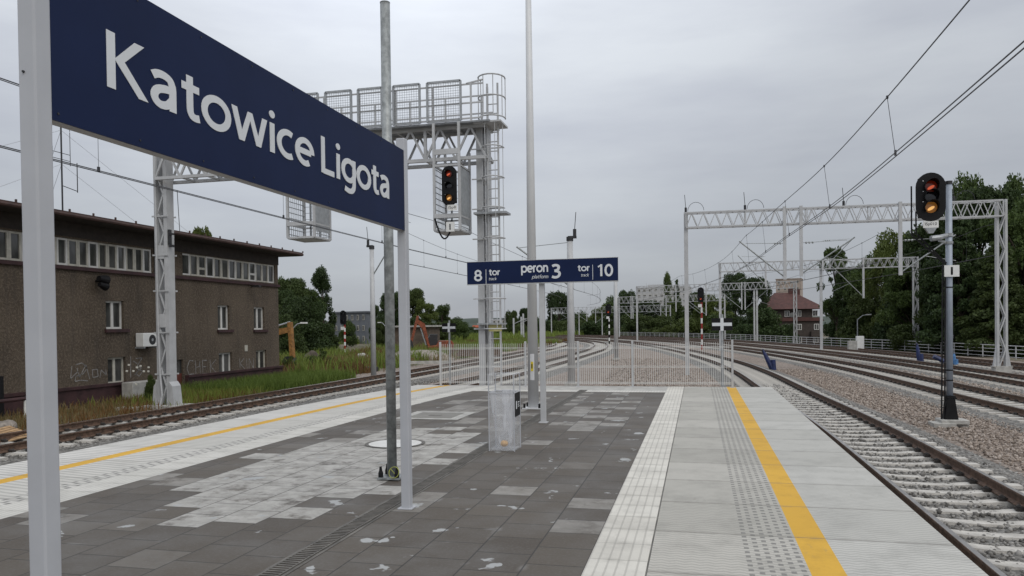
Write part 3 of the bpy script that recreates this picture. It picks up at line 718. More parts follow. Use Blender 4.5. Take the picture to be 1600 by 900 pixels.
K0 = at(167, 45, X=-2.46); K1 = at(182, 140, X=-2.46); AE = at(608.5, 315, X=-2.46)
word(pn, 'Katowice Ligota', (.0345, K0.y-4.4, K1.z), (0, 1, 0), (0, 0, 1), AE.y-K0.y, cap=K0.z-K1.z, t=.106)

# ------------------------------------------------------------------ platform number sign
SY = 12.3
t = thing('platform_sign', 'navy sign reading 8 tor, peron 3, tor 10 on a single white post', 'platform sign', (-2.46, SY, 0))
tl, br_ = at(731, 412, Y=SY-.05), at(966, 437, Y=SY-.05); zt, zb = tl.z-.0, at(848, 441.5, Y=SY-.05).z
xl, xr = tl.x+2.46, br_.x+2.46
zt = at(848, 406.5, Y=SY-.05).z
mb = MB(); mb.box((0, 0, zt/2), (.085, .085, zt)); p_ = mb.build('post', 'white', t, bevel=.008); c = MB(); c.box((0, 0, .006), (.14, .14, .012)); c.build('base_plate', 'white', p_)
mb = MB(); mb.box2((xl, -.1, zb), (xr, -.047, zt)); pn = mb.build('panel', 'navy', t); c = MB(); c.box2((xl-.006, -.098, zb-.014), (xr+.006, -.05, zb-.001)); c.box2((xl-.006, -.098, zt+.001), (xr+.006, -.05, zt+.008)); c.build('frame', 'white', pn)
def sgn(s, x0, y0, x1, y1, bold=.01, shear=0, asc=True):
    mx_, my_ = (x0+x1)/2, (y0+y1)/2
    a = at(x0, my_, Y=SY-.1); b_ = at(x1, my_, Y=SY-.1); u_ = at(mx_, y0, Y=SY-.1); l_ = at(mx_, y1, Y=SY-.1)
    word(pn, s, (a.x+2.46, -.1005, l_.z), (1, 0, 0), (0, 0, 1), b_.x-a.x, inkh=u_.z-l_.z, t=.125 if bold > .008 else .085, shear=shear)
def sline(x, y0, y1):
    a = at(x, y0, Y=SY-.1); b_ = at(x, y1, Y=SY-.1); mb = MB(); mb.box2((a.x+2.46-.004, -.1025, b_.z), (a.x+2.46+.004, -.1005, a.z)); mb.build('divider_line', 'letter', pn)
sgn('8', 740.8, 421.7, 753.3, 439.6, .015); sline(759.3, 421, 444); sgn('tor', 764.2, 421, 781, 430.3, .02); sgn('track', 764, 433, 776, 437.8, .005, .25)
sgn('peron', 814.2, 414.4, 856.5, 429.8, .02); sgn('platform', 830.8, 429, 856.8, 436.6, .005, .25); sgn('3', 861.8, 412.3, 876.3, 435.2, .015)
sgn('tor', 902.8, 414.4, 921.2, 423.8, .02); sgn('track', 908, 427, 920.4, 432, .005, .25); sline(926, 413.6, 437); sgn('10', 934, 412.4, 958, 432, .02)

# ------------------------------------------------------------------ lamp post and bare zinc pole
def pole(name, label, cat, loc, r0_, r1_, h, mat, n=16):
    t = thing(name, label, cat, loc); mb = MB(); mb.tube([(0, 0, .02), (0, 0, h)], r0_, n, r1_); mb.build('pole', mat, t, True); return t
t = pole('lamp_post', 'tall tapered white lamp post with a yellow warning sticker on its door', 'lamp post', (-3.07, 14.38, 0), .104, .038, 10.5, 'lampwhite', 24)
mb = MB(); mb.box((0, 0, .012), (.36, .36, .02)); mb.build('base_plate', 'lampwhite', t)
for sx in (-1, 1):
    for sy in (-1, 1):
        mb = MB(); mb.tube([(sx*.145, sy*.145, .02), (sx*.145, sy*.145, .1)], .022, 8); mb.build('anchor_bolt', 'black', t)
AD = math.atan2(-14.38, 3.07)
def curved(mb, r, a0, a1, z0, z1, n=8, off=.003):
    for i in range(n):
        p, q = a0+(a1-a0)*i/n, a0+(a1-a0)*(i+1)/n
        mb.quad(*[((r+off)*math.cos(a), (r+off)*math.sin(a), z) for a, z in ((p, z0), (q, z0), (q, z1), (p, z1))])
d_ = MB(); curved(d_, .1005, AD-.55, AD+.25, .55, 1.05); do = d_.build('door', 'lampwhite', t)
s_ = MB(); curved(s_, .1005, AD-.4, AD+.05, .72, .9, 6, .006); so_ = s_.build('warning_sticker', 'stickeryellow', do)
s_ = MB(); curved(s_, .1005, AD-.28, AD-.08, .77, .86, 4, .008); s_.build('sticker_symbol', 'black', so_)
t = thing('galvanised_pole', 'bare grey galvanised pole bolted to the pale slabs behind the big sign', 'pole', (-3.14, 7.54, 0))
GT = at(595, 6, Y=7.54).z; mb = MB(); mb.tube([(0, 0, .03), (0, 0, GT)], .051, 20); mb.build('pole', 'galv', t, True)
mb = MB(); mb.tube([(0, 0, GT), (0, 0, GT+.01)], .053, 20); mb.build('cap', 'galv', t)
mb = MB(); mb.box((0, 0, .02), (.24, .24, .02)); mb.build('base_plate', 'galv', t)
for sx in (-1, 1):
    for sy in (-1, 1):
        mb = MB(); mb.tube([(sx*.09, sy*.09, .03), (sx*.09, sy*.09, .075), (sx*.09, sy*.09, .1), (sx*.09, sy*.09, .14)], [.026, .026, .017, .012], 10); mb.build('bolt_cap', 'black', t)
mb = MB(); mb.tube([(.07+.055*math.cos(a), -.12+.02*math.sin(a), (.09)+.055*math.sin(a)) for a in [i*.35 for i in range(26)]]+[(.11, -.1, .03)], .0042, 6); mb.build('earth_cable', 'greenyellow', t)

# ------------------------------------------------------------------ clear litter bin
t = thing('litter_bin', 'clear plastic litter bin with a see-through bag and roof on four thin posts', 'litter bin', (-2.43, 9.6, 0))
w, d = .165, .17; hb = .74
mb = MB()
for a, b_ in (((-w, -d), (w, -d)), ((w, -d), (w, d)), ((w, d), (-w, d)), ((-w, d), (-w, -d))): mb.quad((*a, .02), (*b_, .02), (*b_, hb), (*a, hb))
mb.build('body', 'acrylic', t)
mb = MB(); mb.box((0, 0, .012), (.34, .35, .016)); mb.build('floor_plate', 'acrylic', t)
for sx in (-1, 1):
    for sy in (-1, 1):
        mb = MB(); mb.bar((sx*w, sy*d, .0), (sx*w, sy*d, .97), .012); mb.build('post', 'postgrey', t)
mb = MB(); mb.box((0, 0, .975), (.37, .38, .012)); mb.build('roof', 'acrylic', t)
mb = MB()
for z in (hb,):
    mb.bar((-w, -d, z), (w, -d, z), .012); mb.bar((-w, d, z), (w, d, z), .012); mb.bar((-w, -d, z), (-w, d, z), .012); mb.bar((w, -d, z), (w, d, z), .012)
mb.build('rim', 'postgrey', t)
mb = MB(); n = 28; rows = []
for j, (z, s_) in enumerate(((.76, 1.0), (.7, .96), (.5, .9), (.3, .78), (.16, .62), (.07, .5), (.035, .2))):
    rows.append([(s_*w*.95*max(-1, min(1, 1.35*math.cos(a)))*(1+.1*math.sin(7*a+z*9)*(1-z)), s_*d*.95*max(-1, min(1, 1.35*math.sin(a)))*(1+.1*math.sin(9*a+z*5)*(1-z)), z) for a in [2*math.pi*i/n for i in range(n)]])
mb.add([p for r_ in rows for p in r_], [(j*n+i, j*n+(i+1) % n, (j+1)*n+(i+1) % n, (j+1)*n+i) for j in range(len(rows)-1) for i in range(n)])
mb.build('bag', 'bag', t, True)
mb = MB(); mb.box((w+.006, -.0, .585), (.006, .27, .3)); lb = mb.build('label_plate', 'black', t)
mb = MB(); mb.box((w+.0105, -.075, .58), (.002, .05, .1)); mb.box((w+.0105, .045, .61), (.002, .08, .014)); mb.box((w+.0105, .04, .58), (.002, .07, .01)); mb.box((w+.0105, .045, .555), (.002, .08, .01)); mb.build('symbol', 'letter', lb)
bm = bmesh.new(); bmesh.ops.create_icosphere(bm, subdivisions=3, radius=.05)
for v in bm.verts: v.co *= 1+.06*math.sin(v.co.x*70)*math.sin(v.co.y*60); v.co.z *= .85
me = bpy.data.meshes.new('bread_roll'); bm.to_mesh(me); bm.free(); me.materials.append(M['apple']); me.polygons.foreach_set('use_smooth', [True]*len(me.polygons))
o = bpy.data.objects.new('bread_roll', me); col.objects.link(o); o.location = (-2.42, 9.52, .085); tag(o, 'small pale round roll lying in the clear bin bag', 'food')

# ------------------------------------------------------------------ mesh fence at the platform end
FY = 19.5
t = thing('mesh_fence', 'low white welded mesh fence across the end of the platform', 'fence', (-3, FY, 0))
px = [-6.69, -4.36, -2.98, -1.6, .82]; px = [p+3 for p in px]
for p in px:
    mb = MB(); mb.box((p, 0, .585), (.05, .05, 1.17)); q = mb.build('post', 'white', t, bevel=.005); c = MB(); c.box((p, 0, .005), (.12, .12, .01)); c.build('base_plate', 'white', q)
for a, b_ in zip(px, px[1:]):
    mb = MB(); x = a+.05
    while x < b_-.03: mb.bar((x, 0, .06), (x, 0, 1.12), .0065); x += .052
    for z in (.09, .12, .5, .53, .98, 1.01): mb.bar((a+.025, -.006, z), (b_-.025, -.0065, z), .0075)
    mb.build('mesh_panel', 'whitepaint', t)

# ------------------------------------------------------------------ black plates with a white cross
def cross_sign(loc, s, label, h):
    t = thing('cross_marker_sign', label, 'railway sign', loc, 0, 'black plates with a white cross')
    mb = MB(); mb.tube([(0, 0, 0), (0, 0, h)], .035, 10); mb.build('post', 'galvlight', t)
    mb = MB(); mb.box((0, -.05, h-.28*s), (.56*s, .012, .34*s)); p = mb.build('plate', 'black', t)
    mb = MB(); mb.box((0, -.0585, h-.28*s), (.53*s, .004, .09*s)); mb.box((0, -.0605, h-.28*s), (.085*s, .004, .36*s)); mb.build('white_cross', 'letter', p)
p = at(702, 512, Y=26.2); cross_sign((p.x, p.y, -1.08), .92, 'black plate with white cross near the left end of the mesh fence', p.z+1.08+.26)
p = at(1128, 507, Y=21.0); cross_sign((p.x, p.y, -1.08), .95, 'black plate with white cross near the right end of the mesh fence', p.z+1.08+.27)

# ------------------------------------------------------------------ truss beams, portals
def truss(mb, a, b, h, w, chord=.07, lace=.035, pitch=None, both=True):
    "box lattice girder between two top-centre points"
    a, b = Vector(a), Vector(b); d = (b-a); l = d.length; d.normalize(); s = Vector((-d.y, d.x, 0)).normalized()*w/2; dn = Vector((0, 0, -h)); pitch = pitch or h*.8
    n = max(2, int(round(l/pitch)))
    for sg in (-1, 1):
        mb.bar(a+s*sg, b+s*sg, chord); mb.bar(a+s*sg+dn, b+s*sg+dn, chord)
        for i in range(n):
            p, q = a+d*(l*i/n), a+d*(l*(i+1)/n); m_ = (p+q)/2
            mb.bar(p+s*sg+dn, m_+s*sg, lace); mb.bar(m_+s*sg, q+s*sg+dn, lace)
    for i in range(0, n+1):
        p = a+d*(l*i/n); mb.bar(p+s, p-s, lace); mb.bar(p+s+dn, p-s+dn, lace)
        if i % 5 == 0:
            for sg in (-1, 1): mb.bar(p+s*sg, p+s*sg+dn, lace*1.4)
def lattice_leg(mb, x, y, z0, z1, w=.36, chord=.1, pitch=.75, dpt=.28):
    for sx in (-1, 1): mb.box((x+sx*w/2, y, (z0+z1)/2), (chord, dpt, z1-z0))
    n = max(2, int((z1-z0)/pitch)); s = 1
    for i in range(n):
        a, b_ = z0+(z1-z0)*i/n, z0+(z1-z0)*(i+1)/n
        for yy in (-dpt/2+.02, dpt/2-.02): mb.bar((x-s*(w/2-chord/2), y+yy, a), (x+s*(w/2-chord/2), y+yy, b_), .05)
        s = -s
def portal(pl, pr, zt, h, label, drops=(), lat=True, wl=.2, horns=(), mid=()):
    "catenary portal: box girder on a plain left leg and a lattice right leg"
    t = thing('catenary_portal', label, 'catenary portal', (pl[0], pl[1], 0), 0, 'white catenary portals over the tracks')
    L_ = lambda p, z: Vector((p[0]-pl[0], p[1]-pl[1], z))
    mb = MB(); truss(mb, L_(pl, zt), L_(pr, zt), h, .5); bm_ = mb.build('truss_beam', 'white', t)
    mb = MB(); mb.box((0, 0, (pl[2]+zt)/2), (wl, wl*1.3, zt-pl[2]+.1)); leg = mb.build('leg', 'white', t, bevel=.01); c = MB(); c.box((0, 0, pl[2]+.03), (wl*2.4, wl*2.4, .06)); c.box((0, 0, pl[2]-.12), (wl*3, wl*3, .24)); c.build('base_plate', 'concrete', leg)
    mb = MB(); q = L_(pr, 0)
    if lat: lattice_leg(mb, q.x, q.y, pr[2], zt+.05)
    else: mb.box((q.x, q.y, (pr[2]+zt)/2), (wl, wl, zt-pr[2]+.1))
    if lat:
        for s in (-1, 1): mb.prism([(s*.23, pr[2]+.01), (s*.36, pr[2]+.01), (s*.23, pr[2]+.9)], -.1, .1, lambda a, b_, y: (q.x+a, q.y+y, b_))
    leg = mb.build('leg', 'white', t); c = MB(); c.box((q.x, q.y, pr[2]-.02), (.8, .5, .05)); c.box((q.x, q.y, pr[2]-.3), (.7, .6, .5)); c.build('base_plate', 'concrete', leg)
    for f in mid:
        p = L_(pl, 0).lerp(L_(pr, 0), f); mb = MB(); mb.box((p.x, p.y, (pl[2]+zt-h)/2), (wl, wl, zt-h-pl[2])); mb.build('leg', 'white', t)
    for f, z, arm in drops:
        p = L_(pl, 0).lerp(L_(pr, 0), f); mb = MB(); mb.box((p.x, p.y-.33, (zt+.1+z)/2), (.15, .15, zt+.1-z)); dp = mb.build('drop_post', 'white', t)
        if arm:
            ex, ez = arm
            mb = MB(); mb.tube([(p.x, p.y-.33, z+.12), (p.x+ex, p.y-.33, ez)], .035, 8); mb.tube([(p.x, p.y-.33, ez-.18), (p.x+ex*.86, p.y-.33, ez-.12)], .014, 6)
            for q_ in (.08, .14, .2): mb.tube([(p.x+ex*q_, p.y-.33, ez-.18), (p.x+ex*(q_+.03), p.y-.33, ez-.18)], .05, 8)
            mb.tube([(p.x+ex*.42, p.y-.33, z+.12+(ez-z)*.42), (p.x+ex*1.0, p.y-.33, z+.62)], .018, 6)
            mb.build('cantilever', 'galv', dp)
    for f in horns:
        p = L_(pl, 0).lerp(L_(pr, 0), f); mb = MB(); mb.tube([(p.x, p.y, zt+.03), (p.x, p.y, zt+.3)], .06, 8); mb.tube([(p.x, p.y, zt+.3), (p.x-.05, p.y, zt+.95)], .015, 5)
        mb.tube([(p.x+.1+.5*(1-math.cos(a))*.8, p.y, zt+.1+.45*math.sin(a)) for a in [i*.31 for i in range(11)]], .012, 5); mb.build('surge_arrester', 'dark', t)
    return t
def pz(px_, py_, d):   # point at optical depth d
    v = fw + rt*(px_-800)/FPX - up*(py_-525)/FPX; return Vector((v[0]*d, v[1]*d, H+v[2]*d))
a = pz(1074, 588, 39.3); b_ = pz(1565, 572, 36.4); zt = (pz(1073, 339, 39.3).z+pz(1560, 309, 36.4).z)/2
fr = lambda p, x0, x1: (p-x0)/(x1-x0)
portal((a.x, a.y, a.z), (b_.x, b_.y, b_.z), zt, .74, 'nearest white catenary portal, its lattice right leg behind the grey signal mast',
       [(fr(1233, 1073, 1562), pz(1233, 437, 38.1).z, (-2.15, pz(1168, 377, 38.5).z)), (fr(1259, 1073, 1562), pz(1259, 432, 38).z, (2.45, pz(1335, 372, 37.6).z)), (fr(1411, 1073, 1562), pz(1411, 430, 37).z, (2.4, 5.6))], horns=(.0, .2, .52, .86))
def far_portal(x0, y0, yb0, x1, y1, yb1, d0, d1, h, label, drops=(), lat=True, mid=()):
    a = pz(x0, yb0, d0); b_ = pz(x1, yb1, d1); zt = (pz(x0, y0, d0).z+pz(x1, y1, d1).z)/2
    return portal((a.x, a.y, a.z), (b_.x, b_.y, b_.z), zt, h, label, [(fr(p, x0, x1), pz(p, q, d0+(d1-d0)*fr(p, x0, x1)).z, (ex and (ex, pz(p, q, d0+(d1-d0)*fr(p, x0, x1)).z+2.9))) for p, q, ex in drops], lat, .22, (), [fr(q, x0, x1) for q in mid])
far_portal(1126, 410, 549, 1431, 404, 545, 71, 67, .78, 'second white catenary portal, seen above the right cross plate and brown house', [(1200, 448, -2.4), (1290, 424, 2.6), (1352, 466, -2.6)], True, (1288,))
far_portal(996, 449, 546, 1243, 438, 540, 112, 103, .9, 'third white catenary portal, its lattice leg in front of the brown house', [(1061, 487, 0), (1109, 493, -3.4), (1164, 484, -3.2), (1169, 484, 3.2)], True, (1183, 1187))
far_portal(968, 463, 547, 1133, 461, 540, 140, 132, 1.1, 'fourth white catenary portal, behind the red and white striped signal mast', [(988, 498, -3), (991, 498, 0), (1044, 494, -3), (1098, 492, -3.4)], False)
far_portal(862, 484, 533, 1048, 474, 532, 190, 175, 1.4, 'farthest catenary portal, seen beside the slender pole right of the platform sign', [(900, 505, -4), (921, 502, -4), (935, 505, 4), (1034, 495, -4)], False, (900, 908, 945))
# a few more far supports left of the tower
for i, (x0, y0, yb) in enumerate(((803, 497, 534), (815, 495, 533), (818, 490, 533))):
    p = pz(x0, yb, 150); t = thing('catenary_mast', 'thin far catenary mast between the signal tower and the white lamp post', 'catenary mast', (p.x, p.y, p.z), 0, 'thin far catenary masts')
    mb = MB(); hh = (yb-y0)*150/FPX; mb.box((0, 0, hh/2), (.28, .28, hh)); mb.build('mast', 'white', t)
    mb = MB(); mb.tube([(0, 0, hh*.75), (2.4, 0, hh*.98)], .06, 6); mb.build('cantilever', 'white', t)

# single masts near the left tracks
def mast(label, p, ztop, arm, w=.23):
    t = thing('catenary_mast', label, 'catenary mast', (p.x, p.y, p.z)); h = ztop-p.z
    mb = MB(); mb.tube([(0, 0, .0), (0, 0, h)], w*.62, 12, w*.48); mb.build('mast', 'white', t, True)
    mb = MB(); mb.box((0, 0, .02), (.5, .5, .1)); mb.build('base', 'concrete', t)
    if arm:
        (ax, az), (bx, bz) = arm
        mb = MB(); mb.tube([(0, 0, h-.05), (0, 0, h+.12)], .14, 10); mb.box((-.1*math.copysign(1, ax), 0, h+.1), (.34, .12, .1)); mb.tube([(-.2*math.copysign(1, ax), 0, h+.1), (-.2*math.copysign(1, ax), 0, h+.42)], .07, 8); mb.tube([(-.2*math.copysign(1, ax), 0, h+.4), (-.26*math.copysign(1, ax), 0, h+1.1)], .015, 5); mb.build('insulator', 'dark', t)
        mb = MB(); mb.tube([(ax, 0, az), (bx, 0, bz)], .035, 8)
        if abs(bx) > 1: mb.tube([(0, 0, h-.1), (bx*.98, 0, h-.25)], .014, 6)
        mb.build('cantilever', 'galv', t)
    return t
p = pz(584, 594, 39.6); mast('short white catenary mast left of the galvanised pole, beside the dark drain pipes', p, pz(577, 388, 39.6).z, ((.05, 5.4), (.75, 6.45)))
mb = MB()
p = pz(893, 601, 31); q = pz(893, 375, 31).z; mast('white catenary mast rising behind the right half of the platform sign', p, q, ((-.05, 4.0), (-2.2, q-p.z-.2)), .25)
p = pz(963, 561, 55); mast('slender white mast below the right end of the platform sign', p, 5.9, None, .26)

# ------------------------------------------------------------------ signal gantry with ladder, walkway and two baskets
GY = 22.5; cx = at(757, 400, Y=GY).x; lx = at(262, 640, Y=GY).x; zt = at(690, 206, Y=GY).z; zb = at(660, 256, Y=GY).z
t = thing('signal_gantry', 'white signal gantry with walkway, caged ladder and lattice left leg over the left tracks', 'signal gantry', (cx, GY, -1.1))
O = 1.1
mb = MB(); truss(mb, (lx-cx, 0, zt+O), (.2, 0, zt+O), zt-zb, .8, .1, .06, .95); mb.build('truss_beam', 'white', t)
mb = MB()
mb.box((-.07, 0, (zt+O)/2), (.2, .34, zt+O)); mb.box((.16, .02, (zt+O)/2), (.09, .3, zt+O))
z = .4
while z < zt+O-.4: mb.box((.07, -.05, z), (.1, .02, .14)); z += .55
mb.build('column', 'white', t)
mb = MB(); mb.box((0, 0, .1), (.9, .9, .3)); mb.build('foundation', 'concrete', t)
mb = MB(); lattice_leg(mb, lx-cx, 0, .15, at(250, 245, Y=GY).z+O, .36, .13, .6, .36)
for z in (1.0, 2.4, 3.8, 5.0, 6.3): mb.box((lx-cx, -.2, z+.2), (.62, .03, .05)); mb.box((lx-cx, .2, z+.2), (.62, .03, .05))
for z in (3.0, 5.3): mb.box((lx-cx, -.19, z), (.24, .02, .45))
for s in (-1, 1): mb.prism([(s*.248, .15), (s*.42, .15), (s*.36, .8), (s*.248, .95)], -.22, .22, lambda a, b_, y: (lx-cx+a, y, b_))
mb.tube([(lx-cx-.05, -.36, .0), (lx-cx+.03, -.3, .5), (lx-cx-.08, -.24, 1.2), (lx-cx-.13, -.23, 3), (lx-cx-.14, -.23, 8.0)], .035, 8)
mb.build('lattice_leg', 'white', t)
mb = MB(); mb.box((lx-cx, 0, .05), (1.3, 1.0, .22)); mb.box((lx-cx-1.3, -.3, .02), (.9, .5, .14)); mb.build('leg_foundation', 'concrete', t)
mb = MB(); mb.box((lx-cx+.29, -.1, 5.8), (.06, .12, .5)); mb.box((lx-cx+.36, -.1, 5.5), (.14, .1, .08)); mb.box((lx-cx+.36, -.1, 5.9), (.12, .1, .06)); mb.build('cable_clamp', 'dark', t)
# walkway
wy = -.55; zd = zt+O+.06
mb = MB(); mb.box(((lx+1.0-cx)/2+.1, -.1, zd), (abs(lx+1.0-cx)+.6, 1.2, .05)); mb.build('walkway_deck', 'deck', t)
mb = MB(); x1 = 1.1; x0 = lx-cx+1.6
for yy in (-.68, .5):
    for z in (.1, .55, 1.1): mb.bar((x0, yy, zd+z), (x1-.9, yy, zd+z), .04)
    x = x0
    while x < x1-.85: mb.bar((x, yy, zd), (x, yy, zd+1.12), .05); x += 1.18
mb.build('handrail', 'white', t)
def meshpanel(x0, x1, z0, z1, y, parent):
    f = MB(); f.bar((x0, y, z0), (x1, y, z0), .035); f.bar((x0, y, z1), (x1, y, z1), .06); f.bar((x0, y, z0), (x0, y, z1), .06); f.bar((x1, y, z0), (x1, y, z1), .06); o = f.build('mesh_guard', 'galvlight', parent)
    f = MB(); x = x0+.06
    while x < x1: f.bar((x, y, z0), (x, y, z1), .008); x += .075
    z = z0+.06
    while z < z1: f.bar((x0, y, z), (x1, y, z), .008); z += .075
    f.build('wire_mesh', 'galvlight', o)
for pxa, pxb in ((509, 549), (560, 597), (615, 656), (668, 720), (445, 497)):
    xa, xb = at(pxa, 160, Y=GY-.7).x-cx, at(pxb, 160, Y=GY-.7).x-cx; meshpanel(xa, xb, zd+.05, zd+1.22, -.72, t)
# end cage over the ladder
mb = MB()
hoop = lambda z, r=.5: [(.36+r*.8*math.sin(a), -.25-r*1.0*math.cos(a)*.9, z) for a in [-1.9+i*.38 for i in range(11)]]
for z in (zd+.15, zd+.75, zd+1.35): mb.tube(hoop(z), .022, 6)
for i in range(0, 11, 2): mb.tube([hoop(zd+.15)[i], hoop(zd+1.35)[i]], .014, 5)
mb.bar((-.3, -.68, zd+1.12), (.2, -.68, zd+1.2), .04); mb.box((.3, -.2, zd-.02), (.85, .9, .05)); mb.bar((.1, .2, zd+.1), (.1, .2, zd+1.25), .06); mb.build('ladder_top_cage', 'white', t)
mb = MB()
for x in (.22, .54): mb.bar((x, -.25, .75), (x, -.25, zd+1.2), .05)
z = .9
while z < zd+.9: mb.tube([(.22, -.25, z), (.54, -.25, z)], .017, 6); z += .28
mb.build('ladder', 'white', t)
mb = MB(); z = 2.6
while z < zd-.2:
    mb.tube([(.38+.32*math.sin(a), -.25-.42*math.cos(a), z) for a in [-1.75+i*.35 for i in range(11)]], .02, 6); mb.bar((-.3, -.22, z), (.7, -.22, z), .035); z += .9
for a in (-1.4, -.5, .5, 1.4): mb.tube([(.38+.32*math.sin(a), -.25-.42*math.cos(a), 2.6), (.38+.32*math.sin(a), -.25-.42*math.cos(a), zd)], .01, 5)
mb.build('ladder_cage', 'white', t)
for q in (((.3, -.15, 6.05), (1.0, .6, .06)), ((.25, -.15, 2.75), (.8, .5, .05))): mb = MB(); mb.box(*q); mb.build('rest_platform', 'galvlight', t)
mb = MB(); mb.box((.38, -.27, 2.62), (.4, .015, .2)); mb.build('warning_plate', pm('faded yellow plate', (.5, .46, .2), .6), t)

def signal_head(parent, c, w, h, lens, mat='black', hoods=True, hl=.22, flat=False):
    "black plate with rounded ends, lamps with hoods; faces -Y"
    r = w/2; poly = []
    for i in range(13): a = math.pi*i/12; poly.append((r*math.cos(a), h/2-r+r*math.sin(a)))
    if flat: poly += [(-r, -h/2+r*.45), (-r*.6, -h/2), (r*.6, -h/2), (r, -h/2+r*.45)]
    else:
        for i in range(13): a = math.pi+math.pi*i/12; poly.append((r*math.cos(a), -h/2+r+r*math.sin(a)))
    cx_, cy_, cz_ = c
    mb = MB(); mb.prism(poly, -.02, .02, lambda a, b_, y: (cx_+a, cy_+y, cz_+b_)); mb.box((cx_, cy_+.13, cz_), (w*.7, .2, h*.82)); hd = mb.build('signal_head', mat, parent)
    n = len(lens)
    for i, lm in enumerate(lens):
        zz = cz_+h*(.5-.02)-r*.95-(h-2*r*.95-.04*h)*(i/max(1, n-1))
        rl = r*.42
        m_ = MB(); k = 20; ring_ = [(cx_+rl*math.cos(2*math.pi*j/k), cy_-.027, zz+rl*math.sin(2*math.pi*j/k)) for j in range(k)]
        m_.add(ring_+[(cx_, cy_-.045, zz)], [(j, (j+1) % k, k) for j in range(k)]); ln_ = m_.build('lens', lm, hd, True)
        if lm != 'lensoff':
            m_ = MB(); m_.prism([(rl*(.62*math.cos(q)*.87-.26*math.sin(q)*.5-.05), rl*(.62*math.cos(q)*.5+.26*math.sin(q)*.87-.22)) for q in [2*math.pi*j/16 for j in range(16)]], -.062, -.05, lambda a, b_, y: (cx_+a, cy_+y, zz+b_)); m_.build('lamp_core', 'core'+lm[4:], ln_)
        if hoods:
            m_ = MB(); ro = rl*1.18; A = [R(-38)+R(256)*j/18 for j in range(19)]; vs_ = []
            for j, a in enumerate(A):
                ln = hl*(.35+.65*max(0, math.sin(a)))
                vs_ += [(cx_+ro*math.cos(a), cy_-.02, zz+ro*math.sin(a)), (cx_+ro*.97*math.cos(a), cy_-.02-ln, zz+ro*math.sin(a)*.97)]
            m_.add(vs_, [(2*j, 2*j+2, 2*j+3, 2*j+1) for j in range(18)]); ho = m_.build('lamp_hood', mat, hd, True)
            s_ = ho.modifiers.new('s', 'SOLIDIFY'); s_.thickness = .006
        m_ = MB(); m_.tube([(cx_-r*.52, cy_-.03, zz+r*.42), (cx_-r*.52, cy_-.02, zz+r*.42)], .012, 8); m_.build('plate_screw', 'whitepaint', hd)
    return hd
def basket(px0, px1, py0, py1, signal, label_txt):
    xa, xb = at(px0, py1, Y=GY-.75).x-cx, at(px1-(px1-px0)*.0, py1, Y=GY-.75).x-cx; z0 = at((px0+px1)/2, py1, Y=GY-.75).z+O; z1 = zb+O+.05
    ya, yb = -.95, .1
    mb = MB()
    for x in (xa, xb):
        for y in (ya, yb): mb.bar((x, y, z0), (x, y, z1+(.9 if y == ya else .2)), .07)
    for z in (z0, z0+.42, z1-.35):
        mb.bar((xa, ya, z), (xb, ya, z), .06 if z != z0+.42 else .12); mb.bar((xa, yb, z), (xb, yb, z), .05); mb.bar((xa, ya, z), (xa, yb, z), .05); mb.bar((xb, ya, z), (xb, yb, z), .05)
    mb.box(((xa+xb)/2, (ya+yb)/2, z0-.02), (xb-xa, yb-ya, .04)); mb.box(((xa+xb)/2, ya, z1+.05), (xb-xa, .06, .16)); bk = mb.build('signal_basket', 'white', t)
    f = MB()
    for x in (xa, xb):
        z = z0+.12
        while z < z1-.3: f.bar((x, ya, z), (x, yb, z), .02); z += .17
    y = ya+.1
    while y < yb: f.bar((xb, y, z0), (xb, y, z1-.35), .012); f.bar((xa, y, z0), (xa, y, z1-.35), .012); y += .12
    z = z0+.1
    while z < z1-.3: f.bar((xa, yb, z), (xb, yb, z), .012); z += .2
    f.bar((xa+.25*(xb-xa), yb, z0), (xa+.25*(xb-xa), yb, z1), .05); f.bar((xa+.6*(xb-xa), yb, z0), (xa+.6*(xb-xa), yb, z1), .05)
    f.build('basket_grille', 'galvlight', bk)
    g_ = MB(); x = xa+.02
    g_.box((xb+.012, (ya+yb)/2, (z0+z1)/2-.1), (.008, yb-ya-.12, z1-z0-.6)); g_.build('perforated_screen', 'galvlight', bk)
    return xa, xb, z0, z1, ya
xa, xb, z0, z1, ya = basket(683, 722, 258, 361, True, None)
a = at(703, 291, Y=GY-1.0)
signal_head(t, (a.x-cx, -1.05, a.z+O), .45, 1.17, ['lensred', 'lensoff', 'lensamber'], hl=.17)
mb = MB(); q = at(708, 325, Y=GY-1.0); mb.box((q.x-cx, -1.08, q.z+O), (.3, .012, .17)); np_ = mb.build('number_plate', 'whitepaint', t); text(np_, 'lettering', 'ISp8', 'dark', (q.x-cx-.11, -1.0865, q.z+O-.05), (1, 0, 0), (0, 0, 1), .22, .1, .001)
mb = MB(); q = at(705, 355, Y=GY-1.0); mb.box((q.x-cx, -1.08, q.z+O), (.24, .06, .28)); np_ = mb.build('number_plate', 'whitepaint', t); mb = MB(); mb.box((q.x-cx, -1.112, q.z+O), (.035, .004, .17)); mb.build('bar_symbol', 'black', np_)
mb = MB(); mb.tube([(xa+.02+(.55)*(i/10), -1.0, z0+.35-.5*math.sin(math.pi*i/10)-.2*i/10) for i in range(11)], .025, 8); mb.build('cable', 'black', t)
basket(455, 496, 300, 372, False, None)

